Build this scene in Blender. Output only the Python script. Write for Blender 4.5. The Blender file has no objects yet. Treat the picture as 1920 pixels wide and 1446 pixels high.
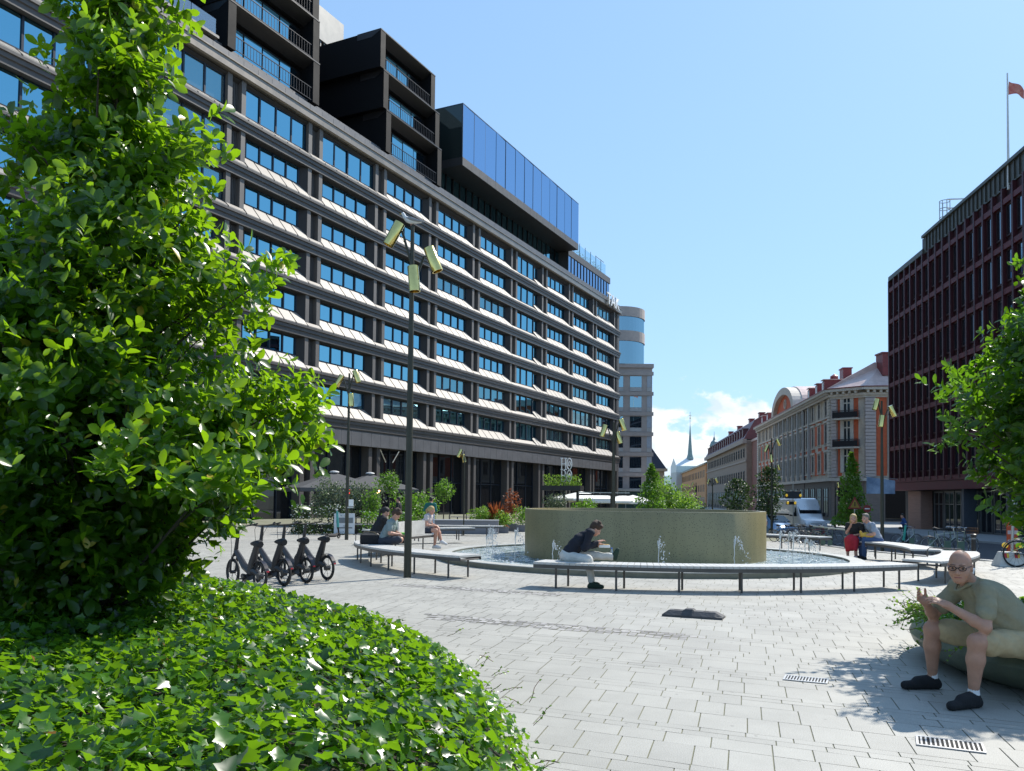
import bpy, math, random
import numpy as np
from mathutils import Vector, Matrix
R=math.radians; sc=bpy.context.scene; col=sc.collection
random.seed(7); rng=np.random.default_rng(11)
# ------------------------------------------------------------------ camera
F=1550.0; PPY=877.0
cam=bpy.data.cameras.new('camera'); co=bpy.data.objects.new('camera',cam); col.objects.link(co)
cam.sensor_width=36; cam.lens=36*F/1920; cam.shift_y=(PPY-723)/1920; cam.clip_start=.05; cam.clip_end=4000
CAMM=Matrix.Rotation(R(92.0),4,'X')@Matrix.Rotation(R(.6),4,'Z')
co.matrix_world=Matrix.Translation((0,0,1.6))@CAMM
sc.camera=co
def ray(px,py):
    return CAMM.to_3x3()@Vector(((px-960)/F,-(py-PPY)/F,-1))
def at(px,py,Y):
    d=ray(px,py); return Vector((0,0,1.6))+d*(Y/d.y)
def gz(x,y):
    w=min(1,max(0,(x-2)/10)); w=w*w*(3-2*w); w=.3+.7*w
    return -1.3*(1-math.exp(-max(0,y-22)/25))*w
def gp(px,py,h=0):
    d=ray(px,py); t=(h-1.6)/d.z
    for _ in range(30):
        p=Vector((0,0,1.6))+d*t; t=(h+gz(p.x,p.y)-1.6)/d.z
    return Vector((0,0,1.6))+d*t
def gxy(px,Y):
    p=at(px,940,Y); return Vector((p.x,Y,gz(p.x,Y)))
# ------------------------------------------------------------------ light
SUN_AZ=47.0; SUN_EL=45.5     # azimuth measured from +Y towards +X
w=bpy.data.worlds.new('World'); sc.world=w; w.use_nodes=True; wt=w.node_tree; wt.nodes.clear()
def N(t,k,**kw):
    n=t.nodes.new(k)
    for a,b in kw.items(): setattr(n,a,b)
    return n
out=N(wt,'ShaderNodeOutputWorld'); bg=N(wt,'ShaderNodeBackground'); sky=N(wt,'ShaderNodeTexSky')
sky.sky_type='NISHITA'; sky.sun_disc=False; sky.sun_elevation=R(SUN_EL); sky.sun_rotation=R(SUN_AZ)
sky.air_density=1.25; sky.dust_density=.5; sky.ozone_density=2.6; sky.altitude=20
bg.inputs[1].default_value=.15
hs=N(wt,'ShaderNodeHueSaturation'); hs.inputs['Saturation'].default_value=1.0; hs.inputs['Value'].default_value=1.0
gm_=N(wt,'ShaderNodeGamma'); gm_.inputs[1].default_value=.42; wt.links.new(sky.outputs[0],gm_.inputs[0])
tn=N(wt,'ShaderNodeMixRGB',blend_type='MULTIPLY'); tn.inputs[0].default_value=1; tn.inputs[2].default_value=(1.22,1.72,2.30,1)
wt.links.new(gm_.outputs[0],tn.inputs[1]); wt.links.new(tn.outputs[0],hs.inputs['Color'])
# cumulus bank low over the far end of the street
tc=N(wt,'ShaderNodeTexCoord'); sp=N(wt,'ShaderNodeSeparateXYZ'); wt.links.new(tc.outputs['Generated'],sp.inputs[0])
def M(t,op,a,b=None,clamp=False):
    n=N(t,'ShaderNodeMath',operation=op); n.use_clamp=clamp
    for i,v in enumerate((a,b)):
        if v is None: continue
        if isinstance(v,(int,float)): n.inputs[i].default_value=v
        else: t.links.new(v,n.inputs[i])
    return n.outputs[0]
def MR(t,v,a,b,c=0,d=1):
    n=N(t,'ShaderNodeMapRange'); n.interpolation_type='SMOOTHSTEP'
    t.links.new(v,n.inputs[0])
    for i,x in enumerate((a,b,c,d)): n.inputs[i+1].default_value=x
    return n.outputs[0]
az=M(wt,'ARCTAN2',sp.outputs[0],sp.outputs[1])
mp=N(wt,'ShaderNodeMapping'); mp.inputs['Scale'].default_value=(1,1,1.6); wt.links.new(tc.outputs['Generated'],mp.inputs[0])
nz=N(wt,'ShaderNodeTexNoise'); nz.inputs['Scale'].default_value=17; nz.inputs['Detail'].default_value=9; nz.inputs['Roughness'].default_value=.55
wt.links.new(mp.outputs[0],nz.inputs['Vector'])
nz2=N(wt,'ShaderNodeTexNoise'); nz2.inputs['Scale'].default_value=5.5; nz2.inputs['Detail'].default_value=3
wt.links.new(mp.outputs[0],nz2.inputs['Vector'])
topel=M(wt,'ADD',M(wt,'MULTIPLY',nz2.outputs[0],.14),.046)
low=M(wt,'SUBTRACT',topel,sp.outputs[2])
msk=M(wt,'ADD',M(wt,'MULTIPLY',low,9.0),M(wt,'MULTIPLY',M(wt,'SUBTRACT',nz.outputs[0],.5),2.2))
msk=MR(wt,msk,.0,.22)
azm=MR(wt,M(wt,'ABSOLUTE',M(wt,'SUBTRACT',az,.23)),.10,.16,1,0)
msk=M(wt,'MULTIPLY',M(wt,'MULTIPLY',msk,azm),MR(wt,sp.outputs[2],-.01,.012))
cr=N(wt,'ShaderNodeValToRGB'); cr.color_ramp.elements[0].position=.38; cr.color_ramp.elements[0].color=(3.5,4.2,4.9,1)
cr.color_ramp.elements[1].position=.62; cr.color_ramp.elements[1].color=(5.4,5.5,5.6,1)
nz3=N(wt,'ShaderNodeTexNoise'); nz3.inputs['Scale'].default_value=26; nz3.inputs['Detail'].default_value=5
wt.links.new(mp.outputs[0],nz3.inputs['Vector']); wt.links.new(nz3.outputs[0],cr.inputs[0])
mx=N(wt,'ShaderNodeMixRGB'); wt.links.new(msk,mx.inputs[0]); wt.links.new(hs.outputs[0],mx.inputs[1]); wt.links.new(cr.outputs[0],mx.inputs[2])
wt.links.new(mx.outputs[0],bg.inputs[0]); wt.links.new(bg.outputs[0],out.inputs[0])
sl=bpy.data.lights.new('sun','SUN'); sl.energy=4.4; sl.angle=R(.53); sl.color=(1,.95,.86)
so=bpy.data.objects.new('sun',sl); col.objects.link(so)
sd=Vector((math.sin(R(SUN_AZ))*math.cos(R(SUN_EL)),math.cos(R(SUN_AZ))*math.cos(R(SUN_EL)),math.sin(R(SUN_EL))))
so.rotation_euler=sd.to_track_quat('Z','Y').to_euler(); so.location=(20,20,60)
sc.view_settings.view_transform='Standard'; sc.view_settings.look='None'; sc.view_settings.gamma=1
sc.view_settings.exposure=.55
try:
    sc.cycles.max_bounces=8; sc.cycles.transparent_max_bounces=8; sc.cycles.caustics_reflective=False; sc.cycles.caustics_refractive=False
    sc.cycles.sample_clamp_indirect=6
except Exception: pass
# ------------------------------------------------------------------ materials
MATS={}
def mat(name,c,rough=.6,metal=0,var=.12,scale=3,bump=0,bscale=40,spec=.5,c2=None,coat=0,rnd=None,emit=None,stretch=None):
    if name in MATS: return MATS[name]
    m=bpy.data.materials.new(name); m.use_nodes=True; t=m.node_tree; b=t.nodes['Principled BSDF']
    b.inputs['Roughness'].default_value=rough; b.inputs['Metallic'].default_value=metal
    b.inputs['Specular IOR Level'].default_value=spec; b.inputs['Coat Weight'].default_value=coat
    c4=tuple(c)+(1,)
    if var or c2:
        tcn=N(t,'ShaderNodeTexCoord'); v=tcn.outputs['Object']
        if stretch:
            mp=N(t,'ShaderNodeMapping'); mp.inputs['Scale'].default_value=stretch; t.links.new(v,mp.inputs[0]); v=mp.outputs[0]
        n=N(t,'ShaderNodeTexNoise'); n.inputs['Scale'].default_value=scale; n.inputs['Detail'].default_value=6; n.inputs['Roughness'].default_value=.65
        t.links.new(v,n.inputs['Vector'])
        r=N(t,'ShaderNodeValToRGB'); r.color_ramp.elements[0].position=.3; r.color_ramp.elements[1].position=.7
        a=tuple(max(0,x*(1-var)) for x in c)+(1,); bb=(tuple(c2) if c2 else tuple(min(1,x*(1+var)) for x in c))+(1,)
        r.color_ramp.elements[0].color=a; r.color_ramp.elements[1].color=bb
        t.links.new(n.outputs[0],r.inputs[0]); src=r.outputs[0]
        if rnd:
            at_=N(t,'ShaderNodeAttribute'); at_.attribute_name='rnd'
            h=N(t,'ShaderNodeHueSaturation'); t.links.new(src,h.inputs['Color'])
            mr=N(t,'ShaderNodeMapRange'); t.links.new(at_.outputs['Fac'],mr.inputs[0]); mr.inputs[3].default_value=1-rnd; mr.inputs[4].default_value=1+rnd
            t.links.new(mr.outputs[0],h.inputs['Value']); src=h.outputs[0]
        t.links.new(src,b.inputs['Base Color'])
        mr=N(t,'ShaderNodeMapRange'); t.links.new(n.outputs[0],mr.inputs[0]); mr.inputs[3].default_value=max(0,rough-.08); mr.inputs[4].default_value=min(1,rough+.08)
        t.links.new(mr.outputs[0],b.inputs['Roughness'])
    else: b.inputs['Base Color'].default_value=c4
    if bump:
        tcn=N(t,'ShaderNodeTexCoord'); n=N(t,'ShaderNodeTexNoise'); n.inputs['Scale'].default_value=bscale; n.inputs['Detail'].default_value=4
        t.links.new(tcn.outputs['Object'],n.inputs['Vector']); bp=N(t,'ShaderNodeBump'); bp.inputs['Strength'].default_value=bump; bp.inputs['Distance'].default_value=.02
        t.links.new(n.outputs[0],bp.inputs['Height']); t.links.new(bp.outputs[0],b.inputs['Normal'])
    if emit:
        b.inputs['Emission Color'].default_value=tuple(emit[:3])+(1,); b.inputs['Emission Strength'].default_value=emit[3]
    MATS[name]=m; return m
def glassmat(name,tint=(.8,.92,1),ior=2.6,inner=(.012,.016,.02),rough=.01):
    if name in MATS: return MATS[name]
    m=bpy.data.materials.new(name); m.use_nodes=True; t=m.node_tree; t.nodes.clear()
    o=N(t,'ShaderNodeOutputMaterial'); mx=N(t,'ShaderNodeMixShader'); d=N(t,'ShaderNodeBsdfDiffuse'); g=N(t,'ShaderNodeBsdfGlossy'); f=N(t,'ShaderNodeFresnel')
    f.inputs[0].default_value=ior; d.inputs[0].default_value=tuple(inner)+(1,); g.inputs[0].default_value=tuple(tint)+(1,); g.inputs['Roughness'].default_value=rough
    tcn=N(t,'ShaderNodeTexCoord'); n=N(t,'ShaderNodeTexNoise'); n.inputs['Scale'].default_value=.35
    t.links.new(tcn.outputs['Object'],n.inputs['Vector']); bp=N(t,'ShaderNodeBump'); bp.inputs['Strength'].default_value=.05; bp.inputs['Distance'].default_value=.05
    t.links.new(n.outputs[0],bp.inputs['Height']); t.links.new(bp.outputs[0],g.inputs['Normal'])
    t.links.new(f.outputs[0],mx.inputs[0]); t.links.new(d.outputs[0],mx.inputs[1]); t.links.new(g.outputs[0],mx.inputs[2]); t.links.new(mx.outputs[0],o.inputs[0])
    MATS[name]=m; return m
def clearglass(name,tint=(.7,.85,.9),a=.3):
    if name in MATS: return MATS[name]
    m=bpy.data.materials.new(name); m.use_nodes=True; t=m.node_tree; t.nodes.clear()
    o=N(t,'ShaderNodeOutputMaterial'); mx=N(t,'ShaderNodeMixShader'); d=N(t,'ShaderNodeBsdfTransparent'); g=N(t,'ShaderNodeBsdfGlossy')
    d.inputs[0].default_value=tuple(tint)+(1,); g.inputs['Roughness'].default_value=.05; mx.inputs[0].default_value=a
    t.links.new(d.outputs[0],mx.inputs[1]); t.links.new(g.outputs[0],mx.inputs[2]); t.links.new(mx.outputs[0],o.inputs[0])
    MATS[name]=m; return m
def leafmat(name,c_lo,c_hi,trans,tf=.42,rough=.38,spec=.5,rare=None):
    if name in MATS: return MATS[name]
    m=bpy.data.materials.new(name); m.use_nodes=True; t=m.node_tree; b=t.nodes['Principled BSDF']; o=t.nodes['Material Output']
    a=N(t,'ShaderNodeAttribute'); a.attribute_name='rnd'; r=N(t,'ShaderNodeValToRGB')
    r.color_ramp.elements[0].color=tuple(c_lo)+(1,); r.color_ramp.elements[1].color=tuple(c_hi)+(1,)
    r.color_ramp.elements[1].position=.93 if rare else 1
    if rare:
        e=r.color_ramp.elements.new(.975); e.color=tuple(c_hi)+(1,); e=r.color_ramp.elements.new(.99); e.color=tuple(rare)+(1,)
    t.links.new(a.outputs['Fac'],r.inputs[0]); t.links.new(r.outputs[0],b.inputs['Base Color'])
    b.inputs['Roughness'].default_value=rough; b.inputs['Specular IOR Level'].default_value=spec
    tr=N(t,'ShaderNodeBsdfTranslucent'); tr.inputs[0].default_value=tuple(trans)+(1,)
    mx=N(t,'ShaderNodeMixShader'); mx.inputs[0].default_value=tf
    t.links.new(b.outputs[0],mx.inputs[1]); t.links.new(tr.outputs[0],mx.inputs[2]); t.links.new(mx.outputs[0],o.inputs[0])
    MATS[name]=m; return m
# ------------------------------------------------------------------ mesh helpers
def tag(o,label=None,cat=None,group=None,kind=None):
    if label: o['label']=label
    if cat: o['category']=cat
    if group: o['group']=group
    if kind: o['kind']=kind
    return o
def empty(name,loc=(0,0,0),rz=0,label=None,cat=None,group=None):
    o=bpy.data.objects.new(name,None); o.location=loc; o.rotation_euler=(0,0,rz); o.empty_display_size=.2; col.objects.link(o)
    return tag(o,label,cat,group)
class MB:
    def __init__(s): s.v=[]; s.f=[]; s.m=[]; s.x=None; s.mi=0
    def add(s,vs,fs):
        n=len(s.v)
        if s.x is not None: vs=[s.x@Vector(p) for p in vs]
        s.v+= [tuple(p) for p in vs]; s.f+=[tuple(i+n for i in f) for f in fs]; s.m+=[s.mi]*len(fs); return s
    def box(s,x0,x1,y0,y1,z0,z1):
        return s.add([(x0,y0,z0),(x1,y0,z0),(x1,y1,z0),(x0,y1,z0),(x0,y0,z1),(x1,y0,z1),(x1,y1,z1),(x0,y1,z1)],
              [(0,3,2,1),(4,5,6,7),(0,1,5,4),(1,2,6,5),(2,3,7,6),(3,0,4,7)])
    def cbox(s,c,d): return s.box(c[0]-d[0]/2,c[0]+d[0]/2,c[1]-d[1]/2,c[1]+d[1]/2,c[2]-d[2]/2,c[2]+d[2]/2)
    def quad(s,a,b,c,d): return s.add([a,b,c,d],[(0,1,2,3)])
    def ext(s,prof,x0,x1,caps=True):      # profile (y,z) extruded along x
        n=len(prof); vs=[(x0,y,z) for y,z in prof]+[(x1,y,z) for y,z in prof]
        fs=[(i,(i+1)%n,n+(i+1)%n,n+i) for i in range(n)]
        if caps: fs+=[tuple(range(n-1,-1,-1)),tuple(range(n,2*n))]
        return s.add(vs,fs)
    def prism(s,pts,z0,z1):
        n=len(pts); vs=[(p[0],p[1],z0) for p in pts]+[(p[0],p[1],z1) for p in pts]
        return s.add(vs,[(i,(i+1)%n,n+(i+1)%n,n+i) for i in range(n)]+[tuple(range(n-1,-1,-1)),tuple(range(n,2*n))])
    def tube(s,p0,p1,r0,r1=None,n=8,caps=True):
        return s.path([p0,p1],[r0,r0 if r1 is None else r1],n,caps)
    def path(s,ps,rs,n=8,caps=True,closed=False):
        ps=[Vector(p) for p in ps]
        if isinstance(rs,(int,float)): rs=[rs]*len(ps)
        vs=[]; L=len(ps); up=None
        for i,p in enumerate(ps):
            if closed: d=ps[(i+1)%L]-ps[i-1]
            else: d=(ps[min(i+1,L-1)]-ps[max(i-1,0)])
            if d.length<1e-9: d=Vector((0,0,1))
            d.normalize()
            if up is None: up=Vector((0,0,1)) if abs(d.z)<.9 else Vector((1,0,0))
            a=d.cross(up)
            if a.length<1e-4: a=d.orthogonal()
            a.normalize(); b=d.cross(a).normalized(); up=-b if False else up
            for k in range(n):
                t=2*math.pi*k/n; vs.append(p+(a*math.cos(t)+b*math.sin(t))*rs[i])
        fs=[]
        for i in range(L if closed else L-1):
            j=(i+1)%L
            for k in range(n): fs.append((i*n+k,i*n+(k+1)%n,j*n+(k+1)%n,j*n+k))
        if caps and not closed: fs+=[tuple(range(n-1,-1,-1)),tuple((L-1)*n+k for k in range(n))]
        return s.add(vs,fs)
    def lathe(s,prof,c=(0,0,0),n=24,sx=1,sy=1,a0=0,a1=2*math.pi):
        full=abs(a1-a0-2*math.pi)<1e-6; k=n if full else n+1; vs=[]
        for r,z in prof:
            for i in range(k):
                t=a0+(a1-a0)*i/n; vs.append((c[0]+r*sx*math.cos(t),c[1]+r*sy*math.sin(t),c[2]+z))
        fs=[]
        for j in range(len(prof)-1):
            for i in range(n):
                i2=(i+1)%k; fs.append((j*k+i,j*k+i2,(j+1)*k+i2,(j+1)*k+i))
        return s.add(vs,fs)
    def sphere(s,c,r,n=10,m=7):
        if isinstance(r,(int,float)): r=(r,r,r)
        vs=[];fs=[]
        for j in range(m+1):
            ph=math.pi*j/m
            for i in range(n):
                t=2*math.pi*i/n; vs.append((c[0]+r[0]*math.sin(ph)*math.cos(t),c[1]+r[1]*math.sin(ph)*math.sin(t),c[2]+r[2]*math.cos(ph)))
        for j in range(m):
            for i in range(n): fs.append((j*n+i,(j+1)*n+i,(j+1)*n+(i+1)%n,j*n+(i+1)%n))
        return s.add(vs,fs)
    def build(s,name,mt,parent=None,smooth=False,bevel=0):
        me=bpy.data.meshes.new(name); me.from_pydata(s.v,[],s.f)
        ms=mt if isinstance(mt,(list,tuple)) else [mt]
        for m in ms: me.materials.append(m)
        if len(ms)>1: me.polygons.foreach_set('material_index',s.m)
        if smooth:
            me.polygons.foreach_set('use_smooth',[True]*len(me.polygons))
            try: me.set_sharp_from_angle(angle=R(35))
            except Exception: pass
        me.update(); o=bpy.data.objects.new(name,me); col.objects.link(o)
        if parent is not None: o.parent=parent
        if bevel:
            b=o.modifiers.new('bevel','BEVEL'); b.width=bevel; b.segments=2; b.limit_method='ANGLE'; b.angle_limit=R(40)
        return o
def npmesh(name,V,Fq,mt,parent=None,rnd=None,smooth=False):
    """V (n,3) array, Fq list of (k,m) face arrays"""
    me=bpy.data.meshes.new(name); V=np.asarray(V,dtype=np.float32)
    me.vertices.add(len(V)); me.vertices.foreach_set('co',V.ravel())
    tot=sum(f.size for f in Fq); np_=sum(len(f) for f in Fq)
    me.loops.add(tot); me.polygons.add(np_)
    li=np.concatenate([f.ravel() for f in Fq]).astype(np.int32)
    cnt=np.concatenate([np.full(len(f),f.shape[1]) for f in Fq]).astype(np.int32)
    st=np.concatenate([[0],np.cumsum(cnt)[:-1]]).astype(np.int32)
    me.loops.foreach_set('vertex_index',li); me.polygons.foreach_set('loop_start',st)
    try: me.polygons.foreach_set('loop_total',cnt)
    except Exception: pass
    if rnd is not None:
        a=me.attributes.new('rnd','FLOAT','POINT'); a.data.foreach_set('value',np.asarray(rnd,dtype=np.float32))
    me.materials.append(mt); me.update(calc_edges=True); me.validate()
    if smooth: me.polygons.foreach_set('use_smooth',[True]*len(me.polygons))
    o=bpy.data.objects.new(name,me); col.objects.link(o)
    if parent is not None: o.parent=parent
    return o
def copy_tree(o,parent=None):
    c=o.copy(); col.objects.link(c); c.parent=parent
    for ch in list(o.children): copy_tree(ch,c)
    return c
# leaf templates: x=length, y=width, z=up
def tpl_leaf(w=.5,fold=.12,curl=.12):
    st=[(0,0),(.3,.33*w),(.62,.5*w),(.86,.34*w),(1,0)]
    V=[(0,0,0)]
    for x,y in st[1:-1]:
        z=-curl*x*x; V+= [(x,-y,z+fold*y*2),(x,0,z),(x,y,z+fold*y*2)]
    V.append((1,0,-curl))
    Fq=[]; T=[(0,1,2),(0,2,3)]
    for k in range(2):
        a=1+3*k; Fq+=[(a,a+3,a+4,a+1),(a+1,a+4,a+5,a+2)]
    T+=[(7,10,8),(8,10,9)]
    return np.array(V),np.array(Fq),np.array(T)
def tpl_ivy():
    ang=[180,150,122,88,60,32,0,-32,-60,-88,-122,-150]; rad=[.22,.5,.42,.72,.5,.62,1,.62,.5,.72,.42,.5]
    V=[(.0,0,0)]
    for a,r in zip(ang,rad):
        a=R(a); x,y=r*math.cos(a),r*math.sin(a); V.append((x,y,.18*abs(y)-.12*max(0,x)**2))
    n=len(ang); T=[(0,1+i,1+(i+1)%n) for i in range(n)]
    return np.array(V)*.6,None,np.array(T)
def tpl_simple(w=.5):
    V=[(0,0,0),(.5,-w/2,.06),(1,0,-.08),(.5,w/2,.06)]
    return np.array(V),None,np.array([(0,1,2),(0,2,3)])
def leaves(name,P,D,U,S,tpl,mt,parent=None,rv=None):
    """P positions, D directions, U approx normals, S sizes"""
    P=np.asarray(P,float);D=np.asarray(D,float);U=np.asarray(U,float)
    D/=np.linalg.norm(D,axis=1,keepdims=True)+1e-9
    Y=np.cross(U,D); Y/=np.linalg.norm(Y,axis=1,keepdims=True)+1e-9; Z=np.cross(D,Y)
    V,Q,T=tpl; n=len(P); k=len(V); S=np.asarray(S)[:,None,None]
    W=P[:,None,:]+S*(V[None,:,0:1]*D[:,None,:]+V[None,:,1:2]*Y[:,None,:]+V[None,:,2:3]*Z[:,None,:])
    off=(np.arange(n)*k)[:,None,None]; Fs=[]
    if Q is not None: Fs.append((Q[None]+off).reshape(-1,4))
    Fs.append((T[None]+off).reshape(-1,3))
    rv=rng.random(n) if rv is None else rv
    return npmesh(name,W.reshape(-1,3),Fs,mt,parent,np.repeat(rv,k))
def unit(n):
    v=rng.normal(size=(n,3)); return v/np.linalg.norm(v,axis=1,keepdims=True)
# ------------------------------------------------------------------ shared materials
DARK=mat('dark bronze metal',(.028,.026,.026),.45,.2,.2)
BLACK=mat('black rubber',(.012,.012,.013),.7)
STEEL=mat('brushed steel',(.45,.45,.44),.35,.9,.1)
WHITE=mat('white paint',(.75,.75,.73),.4)
BRASS=mat('polished brass',(.78,.62,.22),.16,1,.12,12)
LAMPP=mat('olive black pole paint',(.035,.035,.022),.45,.1,.2)
# ------------------------------------------------------------------ ground
TT=Vector((.4415,.8973,0)); NN=Vector((.8973,-.4415,0))
def paving_mats():
    m=mat('granite joint moss',(.22,.22,.13),.95,0,.35,1.2,c2=(.24,.24,.18))
    g=bpy.data.materials.new('granite slabs'); g.use_nodes=True; t=g.node_tree; b=t.nodes['Principled BSDF']
    tcn=N(t,'ShaderNodeTexCoord'); n=N(t,'ShaderNodeTexNoise'); n.inputs['Scale'].default_value=120; n.inputs['Detail'].default_value=3
    n2=N(t,'ShaderNodeTexNoise'); n2.inputs['Scale'].default_value=.8; n2.inputs['Detail'].default_value=6; n2.inputs['Roughness'].default_value=.7
    t.links.new(tcn.outputs['Object'],n.inputs['Vector']); t.links.new(tcn.outputs['Object'],n2.inputs['Vector'])
    r=N(t,'ShaderNodeValToRGB'); r.color_ramp.elements[0].position=.3; r.color_ramp.elements[1].position=.7
    r.color_ramp.elements[0].color=(.325,.315,.282,1); r.color_ramp.elements[1].color=(.42,.408,.368,1); t.links.new(n.outputs[0],r.inputs[0])
    a=N(t,'ShaderNodeAttribute'); a.attribute_name='rnd'
    mr=N(t,'ShaderNodeMapRange'); t.links.new(a.outputs['Fac'],mr.inputs[0]); mr.inputs[3].default_value=.93; mr.inputs[4].default_value=1.05
    mr2=N(t,'ShaderNodeMapRange'); t.links.new(n2.outputs[0],mr2.inputs[0]); mr2.inputs[1].default_value=.3; mr2.inputs[2].default_value=.7; mr2.inputs[3].default_value=.82; mr2.inputs[4].default_value=1.08
    vv=M(t,'MULTIPLY',mr.outputs[0],mr2.outputs[0])
    vo=N(t,'ShaderNodeTexVoronoi'); vo.inputs['Scale'].default_value=4; t.links.new(tcn.outputs['Object'],vo.inputs['Vector'])
    st=MR(t,vo.outputs[0],.035,.075,.70,1.0); vv=M(t,'MULTIPLY',vv,st)
    h=N(t,'ShaderNodeHueSaturation'); t.links.new(r.outputs[0],h.inputs['Color']); t.links.new(vv,h.inputs['Value'])
    t.links.new(h.outputs[0],b.inputs['Base Color']); b.inputs['Roughness'].default_value=.62
    bp=N(t,'ShaderNodeBump'); bp.inputs['Strength'].default_value=.25; bp.inputs['Distance'].default_value=.01; t.links.new(n.outputs[0],bp.inputs['Height']); t.links.new(bp.outputs[0],b.inputs['Normal'])
    MATS['granite slabs']=g; return m,g
JOINT,GRAN=paving_mats()
def height_sheet(name,xs,ys,dz,mt,test=None):
    xs=np.asarray(xs,float); ys=np.asarray(ys,float); V=[];Fq=[]
    for j,y in enumerate(ys):
        for i,x in enumerate(xs): V.append((x,y,gz(x,y)+dz))
    k=len(xs)
    for j in range(len(ys)-1):
        for i in range(k-1): Fq.append((j*k+i,j*k+i+1,(j+1)*k+i+1,(j+1)*k+i))
    return npmesh(name,V,[np.array(Fq)],mt,smooth=True)
xs=[-900,-300,-100,-60,-30,-15,-6,-2,0]+[2+i*.8 for i in range(14)]+[16,20,30,50,100,300,900]
ys=[-300,-60,-10,0,10,18,22]+[24+i*2.5 for i in range(30)]+[105,120,150,200,300,500,900,2500]
tag(height_sheet('ground',xs,ys,-.005,JOINT),kind='structure')
FC=Vector((3.48,21.9)); RB=5.4; RD=3.12
def kerbx(y): return 10.3+.1354*y
# slabs: rows run along NN, counted along TT
seq=[.40,.38,.20,.11,.11,.40,.20,.11,.10,.11,.38,.20,.11,.20,.11,.40,.24,.11,.10]
V=[];rv=[];Vs=[];rs=[]
v=-2.0; k=0; random.seed(3)
N2=Vector((.909,-.416,0)); C2=Vector((.272,.962,0))
def slab(u0,u1,v0,v1,V,rv,g=.005,dz=0.0):
    c=N2*((u0+u1)/2)+C2*((v0+v1)/2)
    if c.y<1.5 or c.y>48 or c.x>kerbx(c.y)-.35 or abs(c.x)>.78*c.y+4: return
    if (Vector((c.x,c.y))-FC).length<RB-.05: return
    tl=[random.uniform(-.0008,.0008) for _ in range(4)]
    for q,(a,b) in enumerate(((u0+g,v0+g*.5),(u1-g,v0+g*.5),(u1-g,v1-g*.5),(u0+g,v1-g*.5))):
        p=N2*a+C2*b; V.append((p.x,p.y,gz(p.x,p.y)+dz+tl[q]))
    rv+= [random.random()]*4
while v<75:
    w=seq[k%len(seq)]; k+=1; near=v<20
    sett=[(9.78,-4.3,-.8),(12.8,-6.3,-3.0)]
    L0=.27 if w>.3 else .31
    if not near: w*=1
    u=-48-random.random()
    while u<36:
        L=L0*random.choice((.8,1,1,1.25))
        cs=[s for s in sett if abs(v+w/2-s[0])<.2 and s[1]<u<s[2]]
        if cs:
            m=max(1,round(w/.09)); n=max(1,round(L/.1))
            for a in range(n):
                for b_ in range(m):
                    slab(u+L*a/n,u+L*(a+1)/n,v+w*b_/m,v+w*(b_+1)/m,Vs,rs,.006,random.uniform(-.003,.005))
        else: slab(u,u+L,v,v+w,V,rv,.0042 if near else .005)
        u+=L
    v+=w
o=npmesh('paving',V,[np.arange(len(V)).reshape(-1,4)],GRAN,rnd=rv); tag(o,kind='structure')
SETT=mat('rough grey setts',(.31,.30,.285),.8,0,.3,9,bump=.5,rnd=.35)
o=npmesh('cobble_strip',Vs,[np.arange(len(Vs)).reshape(-1,4)],SETT,rnd=rs); tag(o,kind='structure')
# road and far pavement along the street
ASPH=mat('asphalt',(.055,.055,.06),.85,0,.25,2.5,bump=.3,bscale=90)
def strip(name,a,b,dz,mt,y0=15,y1=420,h=0):
    V=[];Fq=[]
    ys=[y0+(y1-y0)*(i/60)**1.6 for i in range(61)]
    xs=[a+(b-a)*i/6 for i in range(7)]
    for y in ys:
        for x in xs:
            X=x+.1354*y; V.append((X,y,gz(X,y)+dz))
    for j in range(60):
        for i in range(6): q=j*7+i; Fq.append((q,q+1,q+8,q+7))
    return tag(npmesh(name,V,[np.array(Fq)],mt,smooth=True),kind='structure')
strip('road',10.3,21.5,.004,ASPH,y0=-10)
PAV=mat('concrete pavement',(.34,.34,.33),.8,0,.15,2)
strip('pavement',21.5,40,.10,PAV,y0=-10)
def kerb(name,x0,x1,y0,y1):
    mb=MB(); n=60
    for i in range(n):
        a=y0+(y1-y0)*i/n; b=y0+(y1-y0)*(i+1)/n; vs=[]
        for y in (a,b):
            for x in (x0,x1):
                X=x+.1354*y; z=gz(X,y); vs+=[(X,y,z-.1),(X,y,z+(.12 if x1>21 else .03))]
        mb.add(vs,[(1,3,7,5),(0,1,5,4),(2,6,7,3)])
    tag(mb.build(name,mat('granite kerb',(.4,.4,.39),.7,0,.15)),kind='structure')
kerb('kerb_plaza',10.1,10.32,-5,150); kerb('kerb_street',21.3,21.52,-5,200)
mk=MB()
for i in range(14):
    y=24+i*7; X=15.9+.1354*y
    for q in (0,): mk.add([(X-.06,y,gz(X,y)+.009),(X+.06,y,gz(X,y)+.009),(X+.06+.4,y+3,gz(X+.4,y+3)+.009),(X-.06+.4,y+3,gz(X+.4,y+3)+.009)],[(0,1,2,3)])
tag(mk.build('road_markings',mat('road paint',(.7,.7,.68),.6)),kind='structure')
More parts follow.
